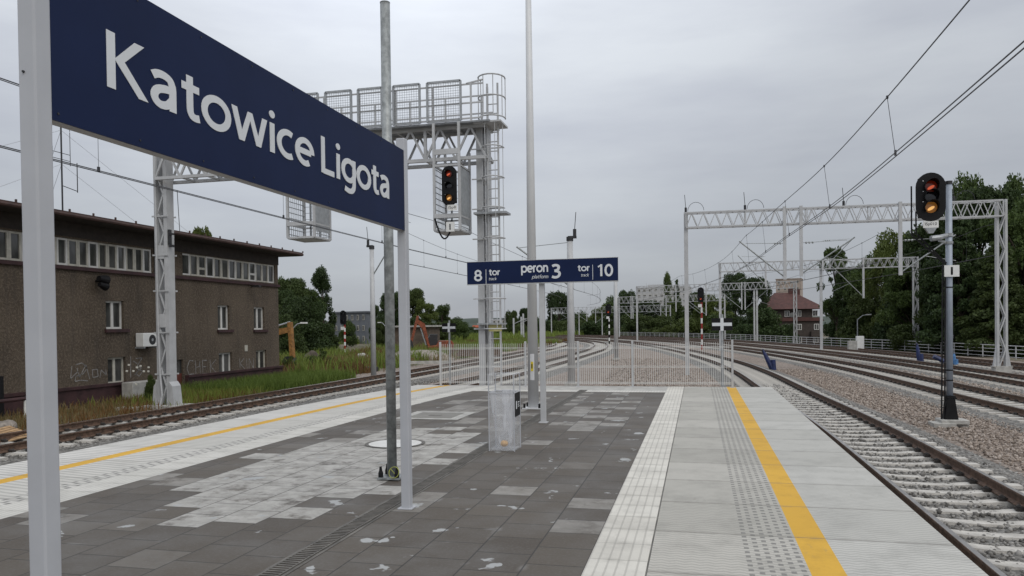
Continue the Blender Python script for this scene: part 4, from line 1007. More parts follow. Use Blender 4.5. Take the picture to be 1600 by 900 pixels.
# ------------------------------------------------------------------ grey signal mast at the right
sp = pz(1484, 654, 18.9)
t = thing('signal_mast', 'grey signal mast with black three lamp head standing in pink stones at right', 'railway signal', (sp.x, sp.y, -.86))
hz = lambda py: pz(1482, py, 18.9).z+.86
mb = MB(); mb.tube([(0, 0, .4), (0, 0, hz(286))], .075, 16); mb.build('mast', 'sigmast', t, True)
mb = MB(); mb.tube([(0, 0, hz(289)), (0, 0, hz(284))], .085, 16); mb.bar((0, -.02, hz(287)), (-.3, -.02, hz(287)), .05); mb.build('mast_cap', 'dark', t)
mb = MB(); mb.prism([(-.14, .0), (.16, .0), (.085, .52), (-.085, .52)], -.13, .12, lambda a, b_, y: (a, y, b_)); mb.box((.0, -.02, .56), (.2, .2, .06)); mb.build('base_sleeve', 'black', t)
mb = MB(); mb.box((.05, 0, -.04), (.62, .55, .1)); mb.box((-.2, -.1, -.16), (.5, .5, .2)); mb.box((.12, .05, -.16), (.5, .5, .2)); mb.build('foundation', 'concrete', t, bevel=.01)
hx = pz(1455, 310, 18.6).x-sp.x; hc = hz(310)
signal_head(t, (hx, -.3, hc), .66, 1.18, ['lensred', 'lensoff', 'lensamber'], hl=.3)
mb = MB(); q = hz(352); mb.box((hx+.0, -.3, q), (.34, .03, .17)); np_ = mb.build('number_plate', 'whitepaint', t); mb = MB(); mb.prism([(-.13, -.09), (.13, -.09), (.05, -.22), (-.05, -.22)], -.05, .05, lambda a, b_, y: (hx+a, -.28+y, q+b_)); mb.build('head_socket', 'galvlight', t)
text(np_, 'lettering', 'ISp010', 'dark', (hx-.13, -.3165, q-.045), (1, 0, 0), (0, 0, 1), .26, .09, .001)
mb = MB(); q = hz(374); mb.tube([(hx+.0, -.3, q), (hx+.2, -.25, q+.02), (-.03, -.02, q+.1)], [.07, .07, .05], 10); mb.tube([(0, 0, q+.06), (0, 0, q+.14)], .095, 14); mb.tube([(0, 0, q-.12), (0, 0, q-.06)], .095, 14); mb.bar((-.25, -.1, q-.04), (0, 0, q-.09), .05); mb.build('bracket_arm', 'galvlight', t)
mb = MB(); q = hz(424); mb.box((.03, -.1, q), (.33, .03, .28)); np_ = mb.build('number_plate', 'whitepaint', t); mb = MB(); mb.box((.03, -.1175, q), (.045, .004, .19)); mb.build('bar_symbol', 'black', np_)
mb = MB(); x0 = -.86
for dx in (0, .1): mb.bar((x0+dx, -.1, hz(290 if dx == 0 else 330)), (x0+dx, -.1, hz(366)), .03)
for dx in (0, .13): mb.bar((x0+dx, -.1, hz(366)), (-.12+dx*.3, -.08, hz(412)), .035)
for i in range(9):
    f = i/8; mb.bar((x0+.6*f, -.1, hz(366)+(hz(412)-hz(366))*f), (x0+.13+.5*f, -.1, hz(366)+(hz(412)-hz(366))*f+.05), .02)
mb.bar((-.16, -.08, hz(412)), (-.2, -.06, .0), .03); mb.bar((-.1, -.08, hz(412)), (-.13, -.06, .0), .03)
z = .3
while z < hz(420): mb.bar((-.19, -.07, z), (-.1, -.07, z), .02); z += .18
for z in (.95, 1.2, hz(450)): mb.tube([(0, 0, z), (0, 0, z+.03)], .082, 14)
mb.build('cable_ladder', 'black', t)

# small far signals
def far_signal(label, px_, yt, yh, yb, d, lit, stripes, w):
    p = pz(px_, yb, d); p.z = -1.05; t = thing('railway_signal', label, 'railway signal', (p.x, p.y, p.z)); s = d/FPX
    hh = pz(px_, yt, d).z-p.z; hd = (yh-yt)*s
    mb = MB(); n = 9
    for i in range(n):
        mb.mat(i % 2); mb.tube([(0.05, 0, (hh-hd)*i/n), (0.05, 0, (hh-hd)*(i+1)/n)], .09, 8)
    mb.mat(2); mb.tube([(0.05, .05, hh-hd), (0.05, .05, hh-.2)], .06, 8)
    mb.build('mast', [*stripes, 'galvlight'], t)
    signal_head(t, (-.02, -.15, hh-hd/2), w, hd, lit, hl=.2, flat=True)
    mb = MB(); mb.box((0, 0, -.05), (.5, .5, .2)); mb.build('base', 'concrete', t)
    mb = MB(); mb.box((-.1, -.1, hh-hd-.35), (.35, .1, .3)); mb.build('number_plate', 'whitepaint', t)
far_signal('red lit signal on a red and white striped mast, left of the nearest portal leg', 1096, 449, 472, 546, 74, ['lensoff', 'lensred'], ('red', 'whitepaint'), .6)
far_signal('small red lit signal on a black and white striped mast far down the tracks', 951.5, 475, 492, 537, 100, ['lensoff', 'lensred'], ('black', 'whitepaint'), .75)
far_signal('dark signal on a red and white striped mast in the weeds near the grey block', 538.5, 485, 507, 557, 71, ['lensoff', 'lensoff'], ('red', 'whitepaint'), .6)

# ------------------------------------------------------------------ brown signal box building
BX = -21.5
t = thing('signal_box_building', 'long dark brown rendered building with a band of white windows under flat eaves', 'building', (BX, 25, -1.1))
OZ = 1.1; OY = 25
YN, YF, XB = 6.0, 36.55, -32.0
bw = lambda x, y, X=BX: at(x, y, X=X)
bands = []
def hole(xa, xb, ya, yb): 
    p, q = bw(xa, ya), bw(xb, yb); m_ = bw((xa+xb)/2, ya), bw((xa+xb)/2, yb); return (p.y-OY, q.y-OY, m_[1].z+OZ, m_[0].z+OZ)
small = [hole(165, 194, 470, 514), hole(340, 359, 477, 515), hole(396.5, 413.5, 480, 515), hole(168, 197, 558, 599), hole(342, 363, 551, 585), hole(400, 417, 547, 581)]
door = hole(271, 287, 562, 604); door = (door[0], door[1], .25, door[3])
zb1, zb2 = 3.9+OZ, 4.86+OZ
band1 = (8-OY, bw(238, 400).y-OY, zb1, zb2); band2 = (bw(285, 400).y-OY, bw(429.5, 420).y-OY, zb1+.05, zb2+.03)
holes = small+[door, band1, band2]
ZT = 5.45+OZ
def wall(name, mat, parent, y0, y1, z0, z1, holes, depth, x=0.0):
    ys_ = sorted({y0, y1, *[h[0] for h in holes], *[h[1] for h in holes]}); zs_ = sorted({z0, z1, *[h[2] for h in holes], *[h[3] for h in holes]})
    mb = MB()
    for a, b_ in zip(ys_, ys_[1:]):
        for c, d in zip(zs_, zs_[1:]):
            my, mz = (a+b_)/2, (c+d)/2
            if any(h[0] < my < h[1] and h[2] < mz < h[3] for h in holes): continue
            mb.quad((x, a, c), (x, b_, c), (x, b_, d), (x, a, d))
    for h in holes:
        a, b_, c, d = h; e = x-depth
        mb.quad((x, a, c), (e, a, c), (e, a, d), (x, a, d)); mb.quad((x, b_, c), (e, b_, c), (e, b_, d), (x, b_, d)); mb.quad((x, a, c), (e, a, c), (e, b_, c), (x, b_, c)); mb.quad((x, a, d), (e, a, d), (e, b_, d), (x, b_, d))
    mb.quad((x, y1, z0), (XB-BX, y1, z0), (XB-BX, y1, z1), (x, y1, z1)); mb.quad((x, y0, z0), (XB-BX, y0, z0), (XB-BX, y0, z1), (x, y0, z1)); mb.quad((XB-BX, y0, z0), (XB-BX, y1, z0), (XB-BX, y1, z1), (XB-BX, y0, z1))
    mb.quad((x-.6, y0+.3, z0), (x-.6, y1-.3, z0), (x-.6, y1-.3, z1), (x-.6, y0+.3, z1))
    return mb.build(name, mat, parent)
wall('wall', 'stucco', t, YN-OY, YF-OY, -.2, ZT, holes, .2)
def window(h, frame='winframe', split=(.5,), fw_=.07, dep=.15, cross=None, tilt=0):
    a, b_, c, d = h; x = -dep
    mb = MB(); mb.box2((x-.03, a, c), (x+.04, a+fw_, d)); mb.box2((x-.03, b_-fw_, c), (x+.04, b_, d)); mb.box2((x-.03, a+fw_, c), (x+.04, b_-fw_, c+fw_)); mb.box2((x-.03, a+fw_, d-fw_), (x+.04, b_-fw_, d))
    for s in split: yy = a+(b_-a)*s; mb.box2((x-.025, yy-fw_*.8, c+fw_), (x+.035, yy+fw_*.8, d-fw_))
    if cross: zz = c+(d-c)*cross; mb.box2((x-.025, a+fw_, zz-.05), (x+.03, b_-fw_, zz+.05))
    w_ = mb.build('window', frame, t)
    g_ = MB(); g_.quad((x, a+fw_*.5, c+fw_*.5), (x+tilt, b_-fw_*.5, c+fw_*.5), (x+tilt, b_-fw_*.5, d-fw_*.5), (x, a+fw_*.5, d-fw_*.5)); g_.build('pane', 'glass', w_)
    return w_
for i, h in enumerate(small):
    w_ = window(h, 'oldframe' if i in (3, 5) else 'winframe', (.48,), .075)
    if i < 3:
        mb = MB(); mb.box2((-.19, h[0]-.08, h[2]-.13), (.09, h[1]+.22, h[2]-.002)); mb.build('sill', 'burgundy', w_)
for (b0, b1, zlo, zhi), n, cr in ((band1, 40, ()), (band2, 13, (2, 9))):
    for i in range(n):
        a, c = b0+(b1-b0)*i/n, b0+(b1-b0)*(i+1)/n
        window((a+.004, c-.004, zlo, zhi), 'oldframe' if i % 3 else 'winframe', (), .075, .1, .38 if i in cr else None, rnd.uniform(-.02, .02))
mb = MB(); mb.box2((-.01, YN-OY, zb2+.06), (.03, YF-OY+.03, ZT-.025)); mb.build('eaves_shade_board', 'soffit', t)  # dark board added below the eaves; its tone partly paints their shade
mb = MB(); mb.box2((-.01, YN-OY, zb1-.14), (.1, YF-OY+.05, zb1-.01)); mb.build('sill_course', 'burgundy', t)
mb = MB(); mb.box2((-.05, bw(240, 400).y-OY, zb1-.01), (.05, bw(240, 400).y-OY+.2, ZT)); mb.build('downpipe', 'soffit', t)
e = .95
mb = MB(); mb.box2((XB-BX-e, YN-OY-e, ZT-.02), (e, YF-OY+e-.1, ZT+.03)); mb.build('eaves', 'soffit', t)
mb = MB(); mb.add([(XB-BX-e, YN-OY-e, ZT+.03), (e+.03, YN-OY-e, ZT+.03), (e+.03, YF-OY+e-.07, ZT+.03), (XB-BX-e, YF-OY+e-.07, ZT+.03), (XB-BX-e, YN-OY-e, ZT+.17), (e+.03, YN-OY-e, ZT+.17), (e+.03, YF-OY+e-.07, ZT+.17), (XB-BX-e, YF-OY+e-.07, ZT+.17), ((XB-BX)/2, YN-OY+3, ZT+.45), ((XB-BX)/2, YF-OY-3, ZT+.45)],
    [(0, 1, 5, 4), (1, 2, 6, 5), (2, 3, 7, 6), (3, 0, 4, 7), (4, 5, 8), (5, 6, 9, 8), (6, 7, 9), (7, 4, 8, 9)])
y = YN-OY
while y < YF-OY+1: mb.box((e, y, ZT+.21), (.05, .05, .1)); y += 1.05
mb.build('roof', 'roof', t)
mb = MB(); mb.tube([(e+.02, YN-OY-e, ZT+.06), (e+.02, YF-OY+e-.07, ZT+.06)], .07, 8); mb.build('gutter', 'roof', t)
# plinth, split by the door
for a, b_ in ((YN-OY, bw(203, 600).y-OY), (door[1]+.1, YF-OY+.08)):
    mb = MB(); mb.box2((.0, a, -.1), (.14, b_, .62)); mb.box2((0, a, .62), (.2, b_, .72)); mb.build('plinth', 'burgundy', t)
mb = MB(); mb.box2((-.14, door[0], door[2]), (-.08, door[1], door[3]-.6)); dd = mb.build('door', 'door', t)
mb = MB(); mb.box2((-.13, door[0], door[3]-.58), (-.09, door[1], door[3])); mb.build('transom', 'glass', dd)
mb = MB(); mb.tube([(-.06, door[0]+.15, 1.1), (-.06, door[0]+.3, 1.1)], .02, 6); mb.build('handle', 'dark', dd)
p = bw(222, 531); mb = MB(); mb.box2((.05, p.y-OY-.42, p.z+OZ-.27), (.4, p.y-OY+.42, p.z+OZ+.27)); ac = mb.build('air_conditioner', 'whitepaint', t, bevel=.02)
mb = MB(); n = 20; mb.add([(.405, p.y-OY+.1+.2*math.cos(2*math.pi*i/n), p.z+OZ+.2*math.sin(2*math.pi*i/n)) for i in range(n)], [tuple(range(n))]); mb.build('fan_grille', 'dark', ac)
mb = MB(); mb.add([(.408, p.y-OY+.1+.06*math.cos(2*math.pi*i/n), p.z+OZ+.06*math.sin(2*math.pi*i/n)) for i in range(n)], [tuple(range(n))]); mb.build('fan_hub', 'galvlight', ac)
mb = MB(); mb.box2((.0, p.y-OY-.4, p.z+OZ-.33), (.42, p.y-OY-.34, p.z+OZ-.275)); mb.box2((.0, p.y-OY+.34, p.z+OZ-.33), (.42, p.y-OY+.4, p.z+OZ-.275)); mb.build('bracket', 'galvlight', ac)
p = bw(150, 439); mb = MB(); mb.tube([(.0, p.y-OY, p.z+OZ), (.3, p.y-OY, p.z+OZ)], .05, 8); mb.tube([(.3, p.y-OY-.2, p.z+OZ+.08), (.3, p.y-OY+.16, p.z+OZ+.02)], [.1, .2], 12); mb.tube([(.3, p.y-OY-.18, p.z+OZ-.14), (.3, p.y-OY+.14, p.z+OZ-.2)], [.08, .17], 12); mb.build('loudspeaker', 'black', t)
p = bw(393, 448); mb = MB(); mb.bar((0, p.y-OY, p.z+OZ), (.5, p.y-OY-.2, p.z+OZ+.05), .05); mb.box((.45, p.y-OY-.2, p.z+OZ), (.3, .2, .08)); mb.build('wall_lamp', 'dark', t)
p = bw(384, 544); mb = MB(); mb.box((.02, p.y-OY, p.z+OZ), (.03, .22, .3)); mb.build('notice_plate', 'oldframe', t)
# chalky graffiti strokes on the wall
def graffiti(strokes):
    mb = MB()
    for st in strokes:
        q = [bw(x, y) for x, y in st]
        for a, b_ in zip(q, q[1:]):
            d = (b_-a); s = Vector((0, -d.z, d.y)).normalized()*.018
            A, B_ = [Vector((.006, v.y-OY, v.z+OZ)) for v in (a, b_)]
            mb.add([A-s, B_-s, B_+s, A+s], [(0, 1, 2, 3)])
    mb.build('graffiti', 'chalk', t)
graffiti([[(302, 564), (296, 563), (292, 575), (295, 585), (303, 584)], [(305, 563), (306, 584)], [(305, 574), (311, 573), (312, 564), (313, 584)], [(323, 563), (316, 563), (317, 584), (325, 583)], [(316, 573), (322, 573)], [(328, 562), (329, 583)], [(337, 562), (329, 572), (338, 583)]])
graffiti([[(374, 560), (375, 576)], [(381, 560), (375, 568), (382, 576)], [(385, 560), (386, 576)], [(389, 577), (389, 560), (396, 576), (396, 559)]])
graffiti([[(118, 570), (128, 567), (136, 575), (130, 584), (118, 588), (117, 596), (126, 594), (137, 595)], [(120, 575), (124, 590), (134, 570), (140, 592)], [(144, 578), (152, 577), (153, 588), (145, 590), (144, 578)], [(156, 590), (158, 578), (166, 586), (165, 577)], [(112, 572), (110, 592), (122, 580)]])
graffiti([[(204, 557), (204, 590)], [(212, 560), (222, 559), (214, 572), (221, 575), (212, 583), (217, 588), (223, 580), (214, 576)], [(208, 564), (214, 568)], [(210, 586), (218, 578)]])

# antenna mast on the roof
p = at(98, 335, X=-23.5)
t = thing('antenna_mast', 'thin dark antenna mast with aerials on the flat roof', 'antenna', (p.x, p.y, ZT-OZ+.15)); h = at(98, 178, X=-23.5).z-(ZT-OZ+.15)
mb = MB(); mb.tube([(0, 0, 0), (0, 0, h)], .03, 8); mb.build('mast', 'dark', t)
for z, s in ((.62, 1), (.93, 1)):
    mb = MB(); zz = h*z
    for dz in (-.12, .12): mb.tube([(0, -.42, zz+dz), (0, .42, zz+dz)], .012, 6)
    for yy in (-.42, .42): mb.tube([(0, yy, zz-.3), (0, yy, zz+.3)], .012, 6)
    if z < .9: mb.tube([(0, .42, zz-.3), (0, .42, zz+1.0)], .012, 6)
    mb.build('aerial', 'dark', t)
mb = MB(); zz = h*.36; mb.tube([(0, 0, zz), (0, .75, zz-.1)], .014, 6); mb.tube([(0, .75, zz-.15), (0, .75, zz+1.0)], .018, 6); mb.build('aerial', 'dark', t)
mb = MB(); mb.box((0, -.1, .15), (.25, .25, .3)); mb.build('base_box', 'galvlight', t)
mb = MB()
for q in ((0, 9, 0), (0, -8, 0), (-6, 4, 0)): mb.tube([(0, 0, h*.85), q], .006, 4); mb.tube([(0, 0, h*.55), (q[0]*.6, q[1]*.6, 0)], .006, 4)
mb.build('guy_wire', 'galvlight', t)
p = at(281, 340, X=-22.5); t = thing('lightning_rod', 'thin bare rod standing on the roof edge beside the lattice leg', 'lightning rod', (p.x, p.y, ZT-OZ+.17)); mb = MB(); mb.tube([(0, 0, 0), (0, -.15, 2.2)], .015, 6); mb.build('rod', 'dark', t); mb = MB(); mb.box((0, 0, .03), (.15, .15, .06)); mb.build('base', 'dark', t)

# red brown handrail in front of the near end, pallet, boulder, concrete stub
p = at(38, 640, z=-1.08)
t = thing('handrail', 'burgundy pipe handrail with white painted ends by the brown building', 'handrail', (-19.9, 15, -1.1))
mb = MB(); mb.tube([(0, -5, .62), (0, 4.4, .66)], .06, 10); mb.build('rail', 'burgundy', t); mb = MB(); mb.tube([(0, 2.05, .649), (0, 3.1, .655)], .064, 10); mb.build('painted_section', 'whitepaint', t)
for y in (-4, 4.2, -1.5): mb = MB(); mb.tube([(0, y, 0), (0, y, .62)], .045, 8); mb.build('post', 'whitepaint', t)
p = at(20, 684, z=-1.05)
t = thing('wooden_pallet', 'bare wooden pallet tilted on rubble beside the left track', 'pallet', (-15.95, 14.6, -.98), R(80)); t.rotation_euler = (R(14), R(-6), R(84))
for i in range(7): mb = MB(); mb.box((0, -.36+i*.12, .14), (1.2, .09, .02)); mb.build('deck_board', 'wood', t)
for x in (-.55, 0, .55): mb = MB(); mb.box((x, 0, .075), (.1, .8, .1)); mb.box((x, 0, .012), (.1, .8, .02)); mb.build('bearer', 'wood', t)
mb = MB(); mb.box((-16.4, 14.2, -1.0), (1.6, .18, .12), R(60)); tag(mb.build('timber_plank', 'wood'), 'weathered timber plank lying behind the tilted pallet', 'plank')
def boulder(name, label, cat, loc, s, mat, seed):
    r_ = random.Random(seed); bm = bmesh.new(); bmesh.ops.create_icosphere(bm, subdivisions=3, radius=1)
    ph = [r_.uniform(0, 6) for _ in range(6)]
    for v in bm.verts:
        c = v.co; v.co = Vector((c.x*s[0], c.y*s[1], c.z*s[2]))*(1+.14*math.sin(3*c.x+ph[0])+.12*math.sin(4*c.y+ph[1])+.08*math.sin(5*c.z+7*c.x+ph[2]))
    me = bpy.data.meshes.new(name); bm.to_mesh(me); bm.free(); me.materials.append(M[mat]); me.polygons.foreach_set('use_smooth', [True]*len(me.polygons))
    o = bpy.data.objects.new(name, me); col.objects.link(o); o.location = loc; return tag(o, label, cat)
p = at(2, 676, z=-1.05); boulder('boulder', 'pale rounded boulder at the left photo edge by the pallet', 'boulder', (p.x, p.y, -.95), (.3, .3, .22), 'rock', 2)
p = at(222, 612, X=-20.9); mb = MB(); mb.box((p.x, p.y, -.75), (.5, 1.6, .75)); tag(mb.build('concrete_block', 'concrete', bevel=.03), 'stained pale concrete block against the brown wall', 'concrete block')
p = at(2, 610, X=-20.6); mb = MB(); mb.tube([(p.x, p.y-.1, -1.1), (p.x, p.y-.1, .25)], .14, 10); tag(mb.build('black_post', 'black'), 'stubby black post at the left photo edge', 'post')

# ------------------------------------------------------------------ overhead wires
def catenary(path, label, zc, zm, y0, y1, supports, name='overhead_line', lat=0.0, twin=True, xm=0):
    t = thing(name, label, 'overhead wire', (0, 0, 0), 0, 'overhead lines above the tracks')
    P = [p for p in offset(path, lat) if y0 <= p.y <= y1]; P = resample(P, 1.0)
    def sag(y):
        for a, b_ in zip(supports, supports[1:]):
            if a <= y <= b_: f = (y-a)/(b_-a); return 4*f*(1-f)
        return 0
    for o in ((-.04, .04) if twin else (0,)):
        mb = MB(); mb.tube([(p.x, p.y, zc) for p in offset(P, o)], .009, 5); mb.build('contact_wire', 'wire', t)
    mb = MB(); mz = lambda y: zm-sag(y)*(zm-zc)*.3
    mb.tube([(p.x+xm, p.y, mz(p.y)) for p in P], .01, 5); mb.build('messenger_wire', 'wire', t)
    for i in range(3, len(P)-1, 6):
        p = P[i]; mb = MB(); mb.tube([(p.x, p.y, zc), (p.x+xm, p.y, mz(p.y))], .005, 4); mb.box((p.x, p.y, zc+.03), (.03, .04, .09)); mb.box((p.x+xm, p.y, mz(p.y)), (.03, .05, .05)); mb.build('dropper', 'wire', t)
catenary(P10, 'twin contact wire and messenger above the nearest right track', 4.36, 5.72, 4, 108, (-20, 38.5, 69, 108), lat=-.24, xm=-.12)
catenary(PC, 'overhead line above the track beyond the grey signal mast', 4.33, 5.7, 38, 110, (-20, 38, 68, 106))
catenary(PD, 'overhead line above the track in front of the right lattice leg', 4.33, 5.7, 36, 108, (-20, 38, 67, 105))
catenary(P8, 'twin contact wire and messenger passing behind the big station sign', 4.3, 5.72, 2, 110, (-18, 31, 62, 110))
catenary(PA, 'overhead line above the left track near the brown building', 4.85, 6.5, 36, 100, (-18, 37, 68, 100))
t = thing('feeder_cable', 'single slack feeder wire high on the left', 'cable', (0, 0, 0)); mb = MB(); mb.tube([(-13.8, 2+i*2, 6.75-.0*i) for i in range(18)], .011, 5); mb.build('cable', 'wire', t)

# ------------------------------------------------------------------ railing along the right side
t = thing('white_railing', 'long low white railing along the far right side of the tracks', 'railing', (0, 0, 0))
RP = resample(RAILFENCE, 2.0); RP = [p for p in RP if p.y > 30]
zr = -1.02; hh = .84
for z in (.1, .36, .6, hh):
    mb = MB(); mb.tube([(p.x, p.y, zr+z) for p in RP], .022 if z < .8 else .03, 6); mb.build('rail', 'white', t)
pm_ = MB(); pm_.box((0, 0, hh/2), (.06, .06, hh)); po = pm_.build('post', 'white', t)
for i, p in enumerate(RP[:95]):
    o = po if i == 0 else po.copy()
    if i: col.objects.link(o)
    o.location = (p.x, p.y, zr)
# white cabinet, lamps, wrapped signs
p = pz(1337, 543, 66); p.z = -1.05; t = thing('equipment_cabinet', 'stepped white concrete cabinet in front of the right railing', 'cabinet', (p.x, p.y, p.z))
mb = MB(); mb.box((-.28, 0, .46), (.66, .6, .92)); mb.build('low_section', 'concrete', t, bevel=.02); mb = MB(); mb.box((.34, 0, .66), (.56, .62, 1.32)); mb.build('tall_section', 'whitepaint', t, bevel=.02)
def street_lamp(px_, yt, yb, d, arm, label, n=1):
    p = pz(px_, yb, d); p.z = zg(p.x, p.y); h = pz(px_, yt, d).z-p.z; t = thing('street_lamp', label, 'street lamp', (p.x, p.y, p.z))
    mb = MB(); mb.tube([(0, 0, 0), (0, 0, h)], .07, 8, .05); mb.build('pole', 'galvlight', t)
    for k in range(n):
        z = h-k*h*.62; m_ = MB(); m_.tube([(0, 0, z-.1), (arm*.45, 0, z+.32), (arm*.75, 0, z+.38)], .04, 8); a_ = m_.build('arm', 'galvlight', t); m_ = MB(); m_.box((arm*.95, 0, z+.4), (abs(arm)*.45, .22, .1)); m_.build('lamp_head', 'whitepaint', a_)
street_lamp(1340, 498, 533, 78, 1.1, 'street lamp above the stepped white cabinet')
street_lamp(1490, 487, 548, 60, 1.0, 'street lamp with two arms just right of the grey signal mast', 2)
street_lamp(456, 514, 570, 52, 1.0, 'street lamp beside the ochre excavator arm')
street_lamp(603, 509, 560, 90, -.8, 'distant street lamp left of the galvanised pole')
def wrapped(px_, yt, yb, d, lean, mat, label):
    p = pz(px_, yb, d); p.z = -1.04; h = pz(px_, yt, d).z-p.z; t = thing('wrapped_signal', label, 'covered sign', (p.x, p.y, p.z), 0, 'small signals wrapped in blue sheeting')
    mb = MB(); mb.tube([(lean*h, 0, h), (lean*.4*h, 0, h*.45), (0, 0, -.05)], [.07, .1, .06], 8); mb.build('post', 'dark', t)
    mb = MB(); mb.tube([(lean*h, -.02, h*1.02), (lean*.75*h, -.02, h*.8), (lean*.4*h, -.02, h*.5), (.03, 0, .1)], [.04, .09, .12, .14], 8); mb.tube([(.1, -.02, h*.5), (.12, -.02, .0)], [.13, .15], 8); mb.build('tarpaulin', mat, t)
wrapped(1205, 546, 572, 42, -.4, 'blue', 'blue wrapped trackside signal leaning between the two nearest right tracks')
wrapped(1436, 537, 563, 46, -.1, 'blue', 'dark blue wrapped upright signal left of the grey signal mast base')
wrapped(1490, 552, 571, 44, .02, 'lightblue', 'pale blue wrapped signal half hidden behind the grey signal mast')
p = pz(1467, 550, 46); mb = MB(); mb.tube([(p.x-.3, p.y, -.6), (p.x, p.y, -.75), (p.x+.35, p.y, -.95)], .13, 8); tag(mb.build('blue_bundle', 'blue'), 'bright blue bundle lying left of the grey signal mast', 'bundle')

# ------------------------------------------------------------------ excavators
def excavator(loc, rz, s, paint, label, reach):
    t = thing('excavator', label, 'excavator', loc, rz); t.scale = (s, s, s)
    for y in (-.9, .9):
        mb = MB(); mb.prism([(-1.6, .1), (-1.75, .42), (-1.5, .75), (1.5, .75), (1.75, .42), (1.6, .1), (1.3, 0), (-1.3, 0)], y-.25, y+.25, lambda a, b_, yy: (a, yy, b_)); mb.build('crawler_track', 'dark', t)
    mb = MB(); mb.box((0, 0, .62), (1.6, 1.3, .4)); mb.build('undercarriage', 'dark', t)
    mb = MB(); mb.prism([(-1.9, .9), (1.3, .9), (1.3, 1.35), (.2, 1.45), (-.2, 2.0), (-1.7, 2.0), (-1.95, 1.6)], -1.1, 1.1, lambda a, b_, yy: (a, yy, b_)); mb.build('body', paint, t, bevel=.05)
    mb = MB(); mb.prism([(.0, 1.46), (1.35, 1.36), (1.25, 2.2), (.85, 2.85), (-.05, 2.85)], -1.05, -.15, lambda a, b_, yy: (a, yy, b_)); cb = mb.build('cab', 'dark', t, bevel=.04)
    mb = MB(); mb.prism([(.12, 1.75), (1.15, 1.75), (1.1, 2.2), (.78, 2.7), (.12, 2.7)], -1.06, -1.052, lambda a, b_, yy: (a, yy, b_)); mb.build('cab_window', 'glass', cb)
    (e1, e2, e3) = reach
    mb = MB(); mb.prism([(1.0, 1.3), (1.2, 1.1), (e1[0]*.55+.5, e1[1]*.75+.1), (e1[0]+.1, e1[1]-.2), (e1[0], e1[1]+.2), (e1[0]*.5+.3, e1[1]*.8+.5)], .1, .45, lambda a, b_, yy: (a, yy, b_)); mb.build('boom', paint, t)
    mb = MB(); d = (Vector((e2[0], 0, e2[1]))-Vector((e1[0], 0, e1[1]))).normalized(); q = Vector((e1[0], .275, e1[1]))-d*.6; mb.bar(q, (e2[0], .275, e2[1]), .3, .42); mb.build('stick', paint, t)
    mb = MB(); mb.tube([(1.5, .275, 1.5), (e1[0]*.6+.6, .275, e1[1]*.8)], .09, 8); mb.tube([(e1[0]*.7+.3, .275, e1[1]+.2), q], .08, 8); mb.build('hydraulic_ram', 'galvlight', t)
    mb = MB(); mb.prism([(0, .15), (.5, .1), (.75, -.4), (.45, -.9), (-.1, -1.0), (-.25, -.6)], -.15, .75, lambda a, b_, yy: (e2[0]+a*e3, yy, e2[1]+b_)); mb.build('bucket', 'dark', t)
    return t
p = pz(684, 556, 68); excavator((p.x, p.y, -1.1), R(205), .7, 'orange', 'orange excavator with raised boom in the weeds left of the mesh fence', ((2.6, 4.6), (3.3, 2.0), 1))
p = pz(436, 578, 49); excavator((p.x-4.4, p.y+.6, -1.1), R(0), .78, 'ochre', 'ochre excavator mostly hidden behind the brown building corner', ((6.15, 3.35), (6.3, 1.0), -1))

# ------------------------------------------------------------------ background buildings
def block(name, label, p, w, dp, h, mat, rows, cols_, rz=0, roof='flat', winw=.5, winh=.5, roofmat='greywall', cat='building', plant=False):
    t = thing(name, label, cat, p, rz)
    mb = MB(); mb.box((0, dp/2, h/2), (w, dp, h)); wl = mb.build('wall', mat, t)
    for r_ in range(rows):
        for c in range(cols_):
            x = -w/2+w*(c+.5)/cols_; z = h*(r_+.55)/rows; ww, wh = w/cols_*winw, h/rows*winh
            m_ = MB(); m_.box((x, -.02, z), (ww, .1, wh)); f = m_.build('window', 'oldframe', t); m_ = MB()
            for s in (-1, 1): m_.box((x+s*ww*.22, -.075, z), (ww*.36, .02, wh*.84))
            m_.build('pane', 'glass', f)
    mb = MB()
    if roof == 'flat':
        mb.box((0, dp/2, h+.12), (w+.5, dp+.5, .24)); rf = mb.build('roof', roofmat, t)
        if plant: m_ = MB(); m_.box((-w*.15, dp/2, h+1.0), (w*.3, dp*.4, 1.6)); m_.tube([(w*.3, dp/2, h), (w*.3, dp/2, h+4)], .12, 5); m_.tube([(-w*.35, dp/2, h), (-w*.35, dp/2, h+3)], .12, 5); m_.build('rooftop_plant', mat, rf)
    return t
p = pz(547, 545, 125); block('grey_building', 'low dark grey flat roofed block among the left trees', (p.x, p.y, -1.2), 7.2, 8, pz(547, 489, 125).z+1.2, 'greywall', 3, 6, R(-18), winw=.35, winh=.5)
mb = MB(); p = pz(540, 522, 122)
p = pz(780, 532, 285); block('apartment_block', 'small white apartment block with dark window rows behind the signal tower ladder', (p.x, p.y, -7.5), 9.5, 10, pz(780, 499, 285).z+7.5, 'whitewall', 5, 5, 0, winw=.6)
p = pz(1232, 500, 360); block('apartment_tower', 'tall beige apartment tower rising behind the red roof', (p.x, p.y, -7), 11, 11, pz(1232, 436, 360).z+7, 'beige', 9, 4, R(-12), winw=.35, winh=.45, roofmat='beige')
p = pz(1034, 500, 420); block('apartment_block', 'wide pale apartment block above the trees behind the far portals', (p.x, p.y, -7), 28, 12, pz(1034, 449, 420).z+7, 'whitewall', 9, 9, R(-10), winw=.5, winh=.45, plant=True, roofmat='whitewall')
p = pz(748, 540, 260); t = block('red_roof_house', 'small distant house with an orange red roof left of the signal tower', (p.x, p.y, -6.5), 7, 7, 4.8, 'whitewall', 1, 3, 0, roof='none')
